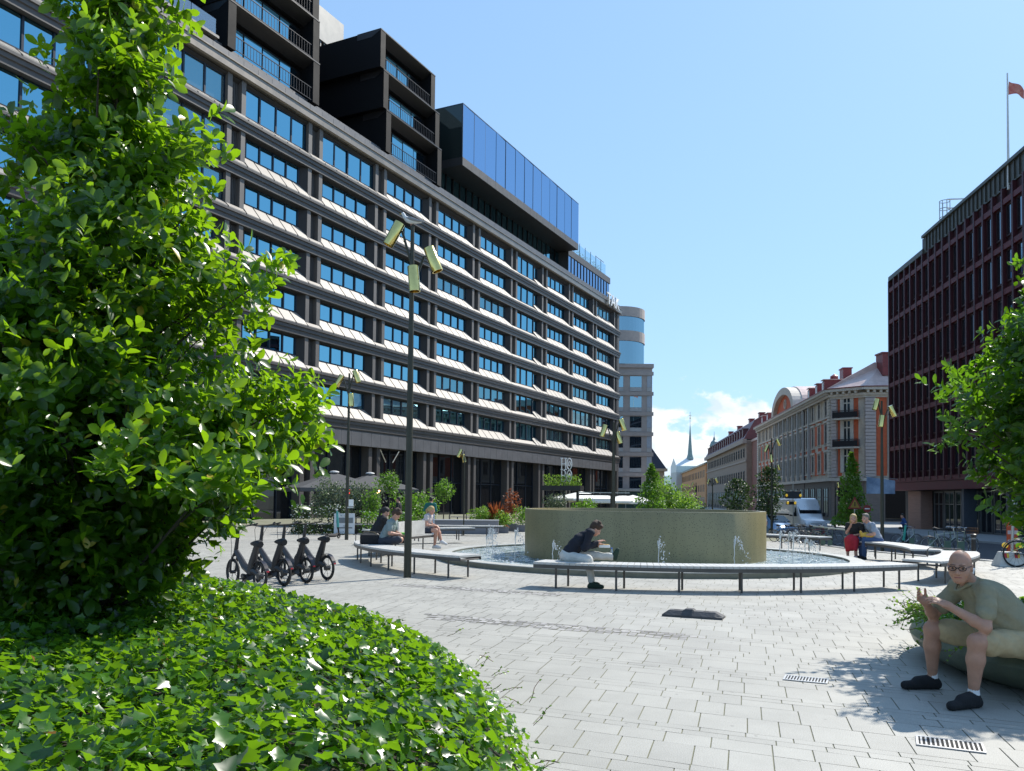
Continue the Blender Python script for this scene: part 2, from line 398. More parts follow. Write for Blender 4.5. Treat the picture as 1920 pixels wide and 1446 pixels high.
# ------------------------------------------------------------------ drains
def drain(px,py,L,W,label):
    c=gp(px,py); e=empty('drain_grate',(c.x,c.y,.004),math.atan2(-.416,.909),label,'drain','drain grates in the paving')
    mb=MB(); mb.box(-L/2,L/2,-W/2,-W/2+.02,0,.006).box(-L/2,L/2,W/2-.02,W/2,0,.006); n=13
    mb.box(-L/2,-L/2+.015,-W/2+.02,W/2-.02,0,.005).box(L/2-.015,L/2,-W/2+.02,W/2-.02,0,.005)
    for i in range(n):
        x=-L/2+.02+(L-.04)*(i+.5)/n; mb.box(x-.007,x+.004,-W/2+.02,W/2-.02,0,.005)
    mb.build('grate',mat('galvanised grate',(.5,.5,.5),.45,.6),e)
    MB().box(-L/2+.01,L/2-.01,-W/2+.01,W/2-.01,-.002,.0015).build('pit_shade',mat('drain pit',(.01,.01,.01),.9),e)  # thin black plate stands for the shade down in the drain
drain(1511,1275,.37,.21,'drain grate in the sunlit slabs in front of the seated man')
drain(1781,1397,.40,.24,'drain grate half in the leaf shadow at the bottom of the picture')
# rubber kerb block
c=gp(1300,1157); e=empty('rubber_block',(c.x,c.y,0),math.atan2(NN.y,NN.x)+R(4),'black rubber base block with two slots lying on the paving','rubber block')
mb=MB(); prof=[(-.4,0),(-.4,.03),(-.32,.085),(-.13,.085),(-.10,.11),(.0,.11),(.03,.085),(.30,.085),(.4,.03),(.4,0)]
n=len(prof); vs=[(x*1.0,-.12,z) for x,z in prof]
lo=[(x,-.13,min(z,.028)) for x,z in prof]; 
A=[(x,-.13,min(z,.028)) for x,z in prof]; B=[(x,-.07,z) for x,z in prof]; C_=[(x,.07,z) for x,z in prof]; D_=[(x,.13,min(z,.028)) for x,z in prof]
G0=[(x,-.13,0) for x,z in prof]; G1=[(x,.13,0) for x,z in prof]
rows=[G0,A,B,C_,D_,G1]; allv=sum(rows,[]); fs=[]
for r_ in range(5):
    for i in range(n-1): fs.append((r_*n+i,r_*n+i+1,(r_+1)*n+i+1,(r_+1)*n+i))
mb.add(allv,fs); mb.build('block',mat('weathered rubber',(.07,.07,.075),.75,0,.3,8,bump=.4),e)
mb=MB()
for x in (-.22,.17): mb.box(x-.035,x+.035,-.018,.018,.08,.0875)
mb.build('slot',BLACK,e)
# ------------------------------------------------------------------ fountain
fo=empty('fountain',(FC.x,FC.y,0),0,'round olive stone drum fountain in a low circular basin with water jets','fountain')
OLV=bpy.data.materials.new('olive terrazzo'); OLV.use_nodes=True; t=OLV.node_tree; b=t.nodes['Principled BSDF']
tcn=N(t,'ShaderNodeTexCoord'); vo=N(t,'ShaderNodeTexVoronoi'); vo.inputs['Scale'].default_value=26; t.links.new(tcn.outputs['Object'],vo.inputs['Vector'])
nn=N(t,'ShaderNodeTexNoise'); nn.inputs['Scale'].default_value=.9; nn.inputs['Detail'].default_value=5; t.links.new(tcn.outputs['Object'],nn.inputs['Vector'])
r=N(t,'ShaderNodeValToRGB'); r.color_ramp.elements[0].position=.35; r.color_ramp.elements[1].position=.7; r.color_ramp.elements[0].color=(.225,.192,.095,1); r.color_ramp.elements[1].color=(.26,.222,.11,1)
t.links.new(nn.outputs[0],r.inputs[0]); mrr=MR(t,vo.outputs[0],.16,.24,.12,1)
mpx=N(t,'ShaderNodeMapping'); mpx.inputs['Scale'].default_value=(3,3,.25); t.links.new(tcn.outputs['Object'],mpx.inputs[0]); ns=N(t,'ShaderNodeTexNoise'); ns.inputs['Scale'].default_value=2; ns.inputs['Detail'].default_value=5; t.links.new(mpx.outputs[0],ns.inputs['Vector'])
st=MR(t,ns.outputs[0],.3,.7,.93,1.05)
h=N(t,'ShaderNodeHueSaturation'); t.links.new(r.outputs[0],h.inputs['Color']); t.links.new(M(t,'MULTIPLY',mrr,st),h.inputs['Value']); t.links.new(h.outputs[0],b.inputs['Base Color']); b.inputs['Roughness'].default_value=.38
mb=MB(); mb.lathe([(RD,-.1),(RD,1.27),(RD-.01,1.285),(RD-.15,1.285),(RD-.16,1.26),(RD-.22,.95),(0,.95)],n=96); mb.build('drum',OLV,fo,True)
BAS=mat('basin stone',(.17,.165,.12),.5,0,.25,4); BAST=mat('basin coping',(.42,.42,.39),.55,0,.15,4)
mb=MB(); mb.lathe([(RB,-.05),(RB,.11)],n=128); mb.lathe([(RB-.32,.11),(RB-.34,-.1)],n=128); mb.build('basin_wall',BAS,fo,True)
mb=MB(); mb.lathe([(RB+.005,.108),(RB+.005,.125),(RB-.335,.125),(RB-.335,.105)],n=128); mb.build('coping',BAST,fo,False)
WAT=bpy.data.materials.new('pool water'); WAT.use_nodes=True; t=WAT.node_tree; b=t.nodes['Principled BSDF']
tcn=N(t,'ShaderNodeTexCoord'); nn=N(t,'ShaderNodeTexNoise'); nn.inputs['Scale'].default_value=3.2; nn.inputs['Detail'].default_value=7; nn.inputs['Roughness'].default_value=.75; t.links.new(tcn.outputs['Object'],nn.inputs['Vector'])
r=N(t,'ShaderNodeValToRGB'); r.color_ramp.elements[0].position=.42; r.color_ramp.elements[1].position=.62; r.color_ramp.elements[0].color=(.13,.2,.21,1); r.color_ramp.elements[1].color=(.75,.82,.82,1)
t.links.new(nn.outputs[0],r.inputs[0]); t.links.new(r.outputs[0],b.inputs['Base Color']); b.inputs['Roughness'].default_value=.12
bp=N(t,'ShaderNodeBump'); bp.inputs['Strength'].default_value=.8; bp.inputs['Distance'].default_value=.06; t.links.new(nn.outputs[0],bp.inputs['Height']); t.links.new(bp.outputs[0],b.inputs['Normal'])
mb=MB(); mb.lathe([(RB-.32,.07),(RD-.05,.07)],n=96); mb.build('water',WAT,fo)
SPR=mat('water spray',(.9,.93,.95),.08,0,0,spec=1)
SPR.node_tree.nodes['Principled BSDF'].inputs['Transmission Weight'].default_value=.45
random.seed(5)
def jet(ang,r,h,spread=.25,n=70):
    mb=MB(); x0,y0=r*math.sin(ang),-r*math.cos(ang)
    dx,dy=random.uniform(.1,.5),random.uniform(-.4,.1)
    tp=[]
    for i in range(9):
        z=.07+h*i/8; tp.append((x0+random.uniform(-.01,.01)+dx*.05*i/8,y0,z))
    mb.path(tp,[.009]*6+[.014,.024,.03],5)
    for i in range(n):
        s=random.random()**.8; x=x0+dx*(.05+.55*s)+random.gauss(0,.05*s+.012); y=y0+dy*.4*s+random.gauss(0,.04)
        z=.07+h*(1.02-s*s*1.0)+random.gauss(0,.03); z=max(z,.08); rr=random.uniform(.004,.016)*(1.3-s*.6)
        mb.sphere((x,y,z),(rr,rr,rr*random.uniform(1,1.8)),5,3)
    for i in range(25):
        a=random.random()*6.28; q=random.random()*.35
        mb.sphere((x0+dx*.4+q*math.cos(a),y0+q*math.sin(a),.08+random.random()**2*.12),random.uniform(.006,.02),5,3)
    mb.build('water_jet',SPR,fo,True)['kind']='stuff'
for a_,h_ in ((-38,.5),(-4.5,.62),(19,.66),(38,.8),(46,.78),(75,.45),(84,.5),(-55,.72),(-72,.7),(-84,.5),(-100,.65),(100,.6)):
    jet(R(a_),4.15,h_)
# foam specks around the pool
mb=MB()
for i in range(420):
    a=random.random()*6.28; rr=random.uniform(RD+.05,RB-.4); q=random.uniform(.01,.03)
    mb.sphere((rr*math.sin(a),-rr*math.cos(a),.075),(q*1.6,q*1.6,q),5,3)
mb.build('foam',SPR,fo,True)['kind']='stuff'
# ------------------------------------------------------------------ ring benches
BT=mat('pale bench slats',(.52,.51,.485),.5,0,.12,6); BE=mat('bench edge steel',(.10,.095,.09),.45,.4,.15)
def ring_bench(a0,a1,R0,R1,label,hoops=(),back=None,cap=False):
    e=empty('ring_bench',(FC.x,FC.y,0),0,label,'bench','curved benches around the fountain')
    P=lambda a,r,z:(r*math.sin(a),-r*math.cos(a),z)
    n=max(6,int((a1-a0)*R1/.11)); mb=MB(); g=.05
    for i in range(n):
        b0=a0+(a1-a0)*i/n; b1=a0+(a1-a0)*(i+1-g*1.6)/n
        vs=[P(b0,R0,.415),P(b1,R0,.415),P(b1,R1,.415),P(b0,R1,.415),P(b0,R0,.455),P(b1,R0,.455),P(b1,R1,.455),P(b0,R1,.455)]
        mb.add(vs,[(0,3,2,1),(4,5,6,7),(0,1,5,4),(1,2,6,5),(2,3,7,6),(3,0,4,7)])
    if cap:
        for s in range(2): pass
    mb.build('seat',BT,e)
    fr=MB(); m=40
    for rr in (R0+.01,R1-.01):
        vs=[];fs=[]
        for i in range(m+1):
            a=a0+(a1-a0)*i/m; vs+=[P(a,rr-.012,.35),P(a,rr+.012,.35),P(a,rr+.012,.412),P(a,rr-.012,.412)]
        for i in range(m):
            for q in range(4): fs.append((i*4+q,i*4+(q+1)%4,(i+1)*4+(q+1)%4,(i+1)*4+q))
        fr.add(vs,fs)
    for a in (a0+.004,a1-.004):
        fr.tube(P(a,R0+.02,.37),P(a,R1-.02,.37),.02,n=6)
    fr.build('rail',BE,e)
    k=max(2,round((a1-a0)*R1/1.25))
    for i in range(k+1):
        a=a0+.05+(a1-a0-.1)*i/k
        for rr,da in ((R1-.09,0),(R0+.1,.014)):
            MB().tube(P(a+da,rr,0),P(a+da,rr,.36),.02,n=8).build('leg',BE,e,True)
    for a in hoops:
        MB().path([P(a,R0+.04,.45),P(a,R0+.04,.60),P(a,R0+.08,.64),P(a,R1-.08,.64),P(a,R1-.04,.60),P(a,R1-.04,.45)],.012,6).build('armrest',BE,e,True)
    if back:
        b0,b1=back; bm=MB(); vs=[];fs=[]
        m=24
        for i in range(m+1):
            a=b0+(b1-b0)*i/m; vs+=[P(a,R0+.02,.46),P(a,R0+.2,.46),P(a,R0+.14,.86),P(a,R0+.02,.86)]
        for i in range(m):
            for q in range(4): fs.append((i*4+q,i*4+(q+1)%4,(i+1)*4+(q+1)%4,(i+1)*4+q))
        fs+=[(3,2,1,0),tuple(m*4+q for q in range(4))]; bm.add(vs,fs); bm.build('backrest',BT,e)
    return e
ring_bench(R(-23),R(29.5),7.3,7.9,'long curved slatted bench before the fountain where the man in navy eats')
ring_bench(R(-82),R(-36.5),6.85,7.5,'curved bench left of the fountain carrying the man in a grey T-shirt',hoops=(R(-80),))
ring_bench(R(-118),R(-86),6.6,7.3,'curved bench with a grey backrest on which the woman in a pale top sits',hoops=(R(-87),),back=(R(-114),R(-97)))
ring_bench(R(37),R(68),7.0,7.75,'wide curved bench end behind the seated bald man',hoops=(R(46),))
ring_bench(R(69.5),R(106),6.4,7.1,'curved bench carrying the couple right of the fountain',hoops=())
ring_bench(R(121),R(166),7.0,7.6,'curved bench behind the right side of the fountain in front of the parked bicycles')
ring_bench(R(-150),R(-124),9.6,10.2,'curved bench behind the left side of the fountain')
# ------------------------------------------------------------------ hotel (left)
HG=glassmat('sky mirroring glass',(.32,.75,.94),7,(.006,.010,.016),.004)
HGB=glassmat('sky mirroring glass with pale blind',(.33,.74,.88),4.2,(.09,.10,.10),.01)
HG2=glassmat('shopfront glass',(.75,.8,.85),1.75,(.012,.012,.014),.02)
CG=glassmat('curtain wall glass',(.42,.68,1.0),8,(.01,.02,.05),.004)
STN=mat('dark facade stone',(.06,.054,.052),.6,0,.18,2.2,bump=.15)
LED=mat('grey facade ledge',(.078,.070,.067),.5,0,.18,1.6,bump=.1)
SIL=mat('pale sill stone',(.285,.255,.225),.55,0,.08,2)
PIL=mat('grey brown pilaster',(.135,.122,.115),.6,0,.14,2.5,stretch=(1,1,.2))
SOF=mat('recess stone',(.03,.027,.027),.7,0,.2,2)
FRM=mat('dark blue grey window frame',(.012,.02,.035),.4,.3,0)
FAS=mat('fascia panels',(.12,.118,.125),.45,.1,.16,.9)
TWR=mat('black tower cladding',(.006,.006,.0075),.7,0,.2,1,spec=.2)
H=empty('hotel_building',(-16.35,65,0),math.atan2(.8973,.4415),'long dark hotel with slanted pale sills and a blue glass rooftop box','building')
L0=8.1; FH=3.4
PS=[-44.4,-35.4,-26.4,-17.3,-8.25,.35,9.4,18.45,27.45,36.9,45.95,55.05,64.5,74.1]
PS=[p-.45 if i<5 else p-.45 for i,p in enumerate(PS)]
PW=1.75
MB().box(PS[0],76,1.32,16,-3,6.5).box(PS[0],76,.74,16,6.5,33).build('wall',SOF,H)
MB().box(75.2,76.0,.05,1.32,-3,31.3).build('end_wall',STN,H)
S0,S1=PS[0]-.2,76.25
gap=.07
def flush(b,k):
    s=PS[b]
    if b<=2: return True
    if b==3: return k>=4
    if b in (4,5): return k==6
    if b==11 and k==1: return True
    if b==9: return 'part'
    return False
random.seed(21)
def pane(mb,a,b,y,z0,z1):
    t1=random.gauss(0,.004)*(b-a)*2; t2=random.gauss(0,.005)
    mb.add([(a,y+t1,z0),(b,y-t1,z0),(b,y-t1+t2,z1),(a,y+t1+t2,z1)],[(0,1,2,3)])
for b in range(len(PS)-1):
    s0=PS[b]+PW; s1=PS[b+1]
    for k in range(7):
        L=L0+FH*k; fl=flush(b,k)
        gm=MB(); fm=MB(); sm=MB()
        pw=(s1-s0)/4
        def fr(y,z0,z1,a,bb,n):
            w=.07
            fm.box(a,bb,y-.05,y+.06,z0-.09,z0+.0).box(a,bb,y-.05,y+.06,z1,z1+.09)
            for i in range(n+1):
                x=a+(bb-a)*i/n; fm.box(x-w,x+w,y-.06,y+.05,z0,z1)
            for i in range(n):
                pane(gm,a+(bb-a)*i/n+w,a+(bb-a)*(i+1)/n-w,y+.02,z0,z1)
        if fl is True:
            fr(.42,L+.55,L+2.5,s0,s1,4)
            prof=[(-.2,L+.03),(.36,L+.46),(.36,L-.05),(-.2,L-.05)]
        elif fl=='part':
            sp_=s0+pw*2.9; fr(.42,L+.55,L+2.5,s0,sp_,3); fm.box(sp_,sp_+.1,.38,1.1,L+.5,L+2.5)
            fr(.62,L+1.08,L+2.36,sp_+.1,s1-.55,1)
            prof=[(-.2,L+.03),(.58,L+1.0),(.58,L-.05),(-.2,L-.05)]
            sm.ext([(-.2,L+.03),(.36,L+.46),(.36,L-.05),(-.2,L-.05)],s0,sp_)
        else:
            fr(.62,L+1.08,L+2.36,s0+.55,s1-.55,4)
            prof=[(-.2,L+.03),(.58,L+1.0),(.58,L-.05),(-.2,L-.05)]
        a=s0 if fl!='part' else sp_+.1
        n=5 if fl!='part' else 2
        pts=[s0-PW,s0]+[a+(s1-a)*i/n for i in range(1,n+1)]
        for i in range(len(pts)-1):
            x0,x1=pts[i]+gap,pts[i+1]-gap
            if fl=='part' and i==1: x0=a+gap
            if i==0: sm.ext([(-.2,L+.03),(.10,L+.33),(.10,L-.05),(-.2,L-.05)],x0,x1)
            else: sm.ext(prof,x0,x1)
        if fl is not True:
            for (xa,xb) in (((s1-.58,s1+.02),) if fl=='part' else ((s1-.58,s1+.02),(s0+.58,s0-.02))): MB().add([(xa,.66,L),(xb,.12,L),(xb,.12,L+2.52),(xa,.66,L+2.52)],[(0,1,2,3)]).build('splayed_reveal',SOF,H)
        g=gm.build('window',HG if random.random()<.8 else HGB,H); fm.build('frame',FRM,g); sm.build('sill',SIL,g)
# ledges, soffits, recess sides
for k in range(7):
    L=L0+FH*k
    if k<6 or True:
        zt=L
        prof=[(1.3,zt-.06),(-.22,zt-.06),(-.22,zt-.22),(-.12,zt-.25),(-.12,zt-.5),(-.02,zt-.54),(-.02,zt-.88),(.14,zt-.9),(1.3,zt-.9)]
        MB().ext(prof,S0,S1).build('ledge',LED,H)
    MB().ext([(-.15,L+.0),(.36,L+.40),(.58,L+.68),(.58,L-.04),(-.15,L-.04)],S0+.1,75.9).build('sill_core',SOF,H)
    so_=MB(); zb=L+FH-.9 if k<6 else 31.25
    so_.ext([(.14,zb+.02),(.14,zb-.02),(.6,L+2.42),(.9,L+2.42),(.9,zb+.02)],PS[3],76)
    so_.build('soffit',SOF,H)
PR=MB(); 
for b,s in enumerate(PS):
    p=MB(); w=.42
    p.box(s,s+w,.09,1.3,L0,31.3).box(s+PW-w,s+PW,.09,1.3,L0,31.3)
    p.build('pilaster',PIL,H)
    q=MB(); q.box(s+w,s+PW-w,.62,1.3,L0,31.3)
    for i in range(6):
        x=s+w+.07+(PW-2*w-.14)*i/5; q.box(x-.045,x+.045,.42,.62,L0,31.3)
    q.build('ribbed_panel',mat('ribbed panel',(.085,.078,.075),.6,0,.12,2),H)
# top band and parapet
MB().ext([(1.3,31.32),(-.12,31.32),(-.28,31.40),(-.28,31.98),(-.36,32.02),(-.36,32.10),(1.3,32.10)],S0,S1).build('top_band',mat('bronze top band',(.22,.19,.16),.38,.5,.15,1),H)
pm=MB(); s=S0; 
while s<S1-.1:
    e1=min(s+1.45,S1); pm.box(s+.012,e1-.012,-.02,.1,32.10,32.72); pm.box(s+.012,e1-.012,.55,.66,32.6,33.30); s+=1.45
pm.build('parapet_panel',FAS,H)
MB().box(S0,S1,.0,.6,32.1,32.6).box(S0,S1,.58,1.2,32.1,33.25).build('parapet_core',STN,H)
# lower mouldings and fascia
MB().ext([(1.3,8.04),(-.2,8.04),(-.2,7.86),(-.05,7.8),(-.05,7.5),(.08,7.45),(.08,7.1),(1.3,7.1)],S0,S1).build('lower_moulding',LED,H)
pm=MB(); s=S0
while s<S1-.1:
    e1=min(s+1.42,S1); pm.box(s+.015,e1-.015,.05,.2,5.86,7.08); s+=1.42
pm.build('fascia',FAS,H); MB().box(S0,S1,.12,1.3,5.9,7.1).build('fascia_core',STN,H)
# ground floor: recessed shopfront with paired piers
gl=MB(); 
for b in range(len(PS)-1):
    s0,s1=PS[b]+PW,PS[b+1]
    for (a,c_) in ((s0+.1,s0+2.6),(s0+2.75,s0+5.1),(s0+5.2,s1-.1)):
        g=MB(); pane(g,a,c_,1.25,-1.2,5.75); g.build('shop_window',HG2,H)
    MB().box(s0-PW,s0-PW+.5,.35,1.3,-3,5.88).box(s0-.5,s0,.35,1.3,-3,5.88).build('pier',mat('ground floor pier',(.085,.075,.072),.55,0,.2,1.5,stretch=(1,1,.3)),H)
    m=MB()
    for x in (s0+.05,s0+2.67,s0+5.15,s1-.05): m.box(x-.06,x+.06,1.15,1.3,-1.5,5.85)
    m.box(s0,s1,1.18,1.28,2.9,3.02); m.build('shop_frame',FRM,H)
# crossed rods over the shopfront
cr_=MB(); c0=11.9
for (dx,dz) in ((1,1),(1,-1),(-1,1),(-1,-1)): cr_.tube((c0+dx*.55,.2,4.0+dz*.6),(c0+dx*1.5,.15,4.0+dz*1.7),.05,n=6)
cr_.build('crossed_rods',mat('pale timber rods',(.5,.46,.38),.5),H)
# roof towers ----------------------------------------------------------
TR=mat('tower edge metal',(.03,.028,.03),.4,.3,.15,1); RL=mat('railing dark',(.03,.03,.035),.4,.6,0)
def tower(name,lv,depth,y0=-.02,shift=None,first_open=True):
    """lv: list of (z0,z1,s0,s1) from bottom to top"""
    for i,(z0,z1,a,b_) in enumerate(lv):
        t=.62 
        MB().box(a,a+.75,y0,depth,z0,z1).box(b_-.75,b_,y0,depth,z0,z1).build('tower_wall',TWR,H)
        s=MB(); s.ext([(y0-.02,z1-.06),(y0+1.0,z1-.55),(2.6,z1-.55),(2.6,z1+.05),(y0-.02,z1+.05)],a-.02,b_+.02); s.build('balcony_slab',TR,H)
        MB().box(a+.7,b_-.7,1.33,depth,z0,z1-.7).build('tower_core',TWR,H)
        n=4; w=(b_-a-2.2)/n; g=MB()
        for j in range(n): pane(g,a+.9+w*j+.08,a+.9+w*(j+1)-.08,1.3,z0+.15,z1-.9)
        gg=g.build('balcony_window',HG,H)
        r=MB(); r.box(a+.75,b_-.75,y0+.06,y0+.12,z0+1.08,z0+1.13).box(a+.75,b_-.75,y0+.06,y0+.12,z0+.1,z0+.14)
        k=int((b_-a-1.5)/.30)
        for j in range(k+1):
            x=a+.75+(b_-a-1.5)*j/k; r.box(x-.012,x+.012,y0+.075,y0+.105,z0+.14,z0+1.08)
        r.build('railing',RL,H)
tower('a',[(33.05,36.45,-8.9,.95),(36.5,39.9,-9.0,.85),(39.95,43.4,-9.1,.75),(43.45,46.8,-9.2,.65)],10,.0)
tower('b',[(32.95,36.75,10.3,20.0),(36.8,40.25,9.8,19.5),(40.3,43.75,9.25,18.6)],8.9,-.02)
MB().box(-50,-9.6,3.2,14,33,47).build('tower_core',TWR,H)
w_=MB()
for i in range(14): 
    for z in (33.6,37.2,40.8): pane(w_,-44+i*2.4,-44+i*2.4+2.2,3.15,z,z+2.4)
w_.build('terrace_window',HG,H)
bl=MB()
for i in range(16): bl.box(-9.8-2.2*(i+1)+.03,-9.8-2.2*i-.03,.20,.23,33.35,34.5)
bl.build('glass_balustrade',clearglass('balustrade glass',(.55,.72,.8),.35),H)
MB().box(-46,-9.6,.1,.5,33.2,33.38).build('balustrade_rail',SIL,H)
# grey penthouse with fins between the towers
MB().box(0,15.5,9.1,16,46.3,49.6).build('penthouse',mat('grey penthouse cladding',(.30,.29,.27),.45,.3,.1,1),H)
MB().box(.3,15.2,9.6,16,33,46.3).build('penthouse_core',TWR,H)
m=MB()
for i in range(26): m.box(.4+i*.58,.55+i*.58,9.2,9.6,43,46.3)
m.build('penthouse_fin',mat('fin metal',(.2,.19,.18),.5,.3),H)
MB().box(14.2,17.0,1.3,6,43.8,44.6).build('roof_upstand',TR,H)
# glass box
a,b_=24.1,57.4; y0=-.1; y1=11.5
g=MB(); n=13
for i in range(n):
    x0=a+(b_-a)*i/n; x1=a+(b_-a)*(i+1)/n; pane(g,x0+.03,x1-.03,y0,37.62,43.33)
g.build('glass_front',CG,H)
g=MB(); g.add([(a,y0+4.3,37.62),(a,y0+.03,37.62),(a,y0+.03,43.33),(a,y0+4.3,43.33)],[(0,1,2,3)]); g.build('glass_side',glassmat('side glass',(.5,.6,.6),1.9,(.02,.03,.03)),H)
MB().box(a+.06,b_-.02,y0+.06,y1,37.6,43.3).build('box_core',mat('box core',(.02,.04,.09),.6),H)
fm=MB()
for i in range(n+1): x=a+(b_-a)*i/n; fm.box(x-.03,x+.03,y0-.005,y0+.05,37.62,43.33)
fm.box(a-.02,b_+.02,y0-.03,y1,43.33,43.42).box(a-.03,a+.05,y0-.03,y0+.1,37.6,43.33); fm.build('box_frame',mat('slim frame',(.03,.06,.1),.4,.4),H)
s_=MB(); x=a
while x<b_-.1:
    e1=min(x+1.9,b_); s_.box(x+.01,e1-.01,y0-.04,y0+.1,36.72,37.6); x+=1.9
s_.build('box_fascia',LED,H); MB().box(a,b_,y0+.02,y1,36.75,37.6).build('box_soffit',mat('soffit dark',(.035,.032,.032),.6,0,.1),H)
MB().box(20.05,a-.0,3.9,12,32.9,43.0).build('link_wall',TWR,H)
# pavilion strip windows
PG=CG
g=MB(); fm=MB(); x=21.2; yy=2.9
while x<57.3:
    pane(g,x+.09,x+1.42,yy,33.1,36.7); fm.box(x-.09,x+.09,yy-.08,yy+.02,32.9,36.75); x+=1.51
g.build('strip_window',HG,H); fm.build('strip_frame',TWR,H)
MB().box(20.5,57.4,yy+.05,14,32.9,36.74).build('pavilion_wall',TWR,H)
g=MB(); fm=MB(); x=57.5; yy=1.5
while x<75:
    pane(g,x+.1,x+1.15,yy,33.1,36.2); fm.box(x-.1,x+.1,yy-.08,yy+.02,32.9,36.2); x+=1.25
g.build('strip_window',CG,H); fm.build('strip_frame',FRM,H)
MB().box(57.45,75.2,yy+.05,14,32.9,36.25).box(57.45,75.3,yy-.12,14,36.25,37.2).build('pavilion_roof',LED,H)
sc_=MB(); fm=MB()
for i in range(6):
    x=61+i*2.3; sc_.box(x,x+2.2,2.0,2.02,37.3,39.3); fm.box(x-.03,x+.03,1.97,2.03,37.2,39.6)
fm.box(70,74,2.0,2.05,39.5,39.56)
sc_.build('roof_screen',clearglass('screen glass',(.75,.9,.95),.25),H); fm.build('screen_post',RL,H)
nL=900; P=np.column_stack([61+rng.random(nL)*13,2.3+rng.random(nL)*.8,37.2+rng.random(nL)**1.5*1.7])
leaves('roof_plants',P,unit(nL),unit(nL),.16+rng.random(nL)*.1,tpl_simple(),leafmat('roof plant leaf',(.06,.1,.05),(.12,.18,.1),(.2,.3,.1)),H)
def text(name,s,size,loc,rot,mt,parent,ext=.02,font_scale=1,off=0.0,align='CENTER'):
    cu=bpy.data.curves.new(name,'FONT'); cu.body=s; cu.size=size; cu.extrude=ext; cu.align_x=align; cu.offset=off
    ob=bpy.data.objects.new(name,cu); col.objects.link(ob)
    dg=bpy.context.evaluated_depsgraph_get(); me=bpy.data.meshes.new_from_object(ob.evaluated_get(dg)); bpy.data.objects.remove(ob)
    me.materials.clear(); me.materials.append(mt); me.name=name
    o=bpy.data.objects.new(name,me); col.objects.link(o); o.location=loc; o.rotation_euler=rot; o.scale=(font_scale,1,1)
    if parent is not None: o.parent=parent
    return o
LETW=mat('white sign letters',(.85,.85,.84),.4)
text('letter_sign','TAK',2.5,(71.2,-.55,31.5),(R(90),0,0),LETW,H,.1,1.2,off=.03)
# ------------------------------------------------------------------ generic window grids
def windows(parent,rects,yo,gm,fmat,sillm=None,inset=.18,cross=True,surround=None,name='window'):
    """rects (x0,x1,z0,z1) on the plane y=yo with +y outward; nearest come first; past 100 the rest become one part"""
    rest_g=MB(); rest_f=MB()
    for i,(x0,x1,z0,z1) in enumerate(rects):
        g=MB() if i<100 else rest_g; f=MB() if i<100 else rest_f
        g.add([(x1,yo+.03,z0),(x0,yo+.03,z0),(x0,yo+.03,z1),(x1,yo+.03,z1)],[(0,1,2,3)])
        w=.07
        f.box(x0-w,x0+w,yo,yo+.09,z0-w,z1+w).box(x1-w,x1+w,yo,yo+.09,z0-w,z1+w).box(x0+w,x1-w,yo,yo+.09,z0-w,z0+w).box(x0+w,x1-w,yo,yo+.09,z1-w,z1+w)
        if cross: f.box((x0+x1)/2-.05,(x0+x1)/2+.05,yo,yo+.08,z0+w,z1-w).box(x0+w,x1-w,yo,yo+.075,z0+(z1-z0)*.66,z0+(z1-z0)*.66+.08)
        if i<100:
            o=g.build(name,gm,parent); f.build('frame',fmat,o)
            if surround: 
                s=MB(); q=.26; s.box(x0-q-w,x0-w-.003,yo,yo+.16,z0-.3,z1+.2).box(x1+w+.003,x1+w+q,yo,yo+.16,z0-.3,z1+.2).box(x0-q-w-.1,x1+q+w+.1,yo,yo+.24,z1+.2,z1+.5).box(x0-q-w,x1+q+w,yo,yo+.24,z0-.42,z0-.3)
                s.build('surround',surround,o)
    if rest_g.v:
        o=rest_g.build(name+'_rows',gm,parent); o['kind']='stuff'; f_=rest_f.build('frame',fmat,o)
WG=glassmat('old window glass',(.5,.62,.7),1.6,(.03,.035,.04),.03)
DG=glassmat('dark office glass',(.7,.88,1.0),3.2,(.012,.014,.018),.02)
ST=R(7.7); 
def street(x0,label,name,s0):    # frame: x along the street away from camera, +y towards the street
    e=empty(name,(x0+math.tan(ST)*0,0,0),R(90)-ST,label,'building'); return e
# ------------------------------------------------------------------ red office block (right)
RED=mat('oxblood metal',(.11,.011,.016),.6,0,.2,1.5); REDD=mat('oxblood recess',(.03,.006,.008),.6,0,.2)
E=street(27.3,'dark oxblood red office block with a dense grid of vertical fins at the right edge','office_block',36)
sA,sB=30.0,85.8; zt=25.6
MB().box(sA,sB,-18,-.32,3.4,24.6).build('wall',REDD,E)
fins=MB(); x=sB; xsn=[]
while x>sA: xsn.append(x); x-=1.62
for i,x in enumerate(xsn): fins.box(x-.13,x+.13,-.32,-.02,3.5,24.3)
fins.build('fins',mat('dark plum fins',(.055,.006,.011),.55,0,.2,1.5),E)
for k in range(7):
    z=3.6+3.28*k; MB().box(sA,sB,-.32,-.05,z-.22,z+.2).build('floor_band',RED,E)
rects=[]
for i in range(len(xsn)-2,-1,-1):
    for k in range(6): 
        z=3.6+3.28*k; rects.append((xsn[i+1]+.30,xsn[i]-.30,z+.75,z+2.98))
windows(E,rects,-.31,DG,REDD,cross=False)
MB().box(sA,76.0,-18,-.2,24.3,25.9).box(sA,76.1,-18,-.0,25.75,26.0).box(76.0,sB+.1,-17,-.05,24.3,24.75).build('parapet',mat('greenish roof cladding',(.10,.10,.085),.5,.3,.2,2),E)
m=MB(); 
for i in range(60): x=sA+i*.78; m.box(x,x+.08,-.2,-.1,24.4,25.7)
m.build('parapet_cladding',mat('parapet rib',(.06,.055,.045),.5,.3),E)['kind']='stuff'
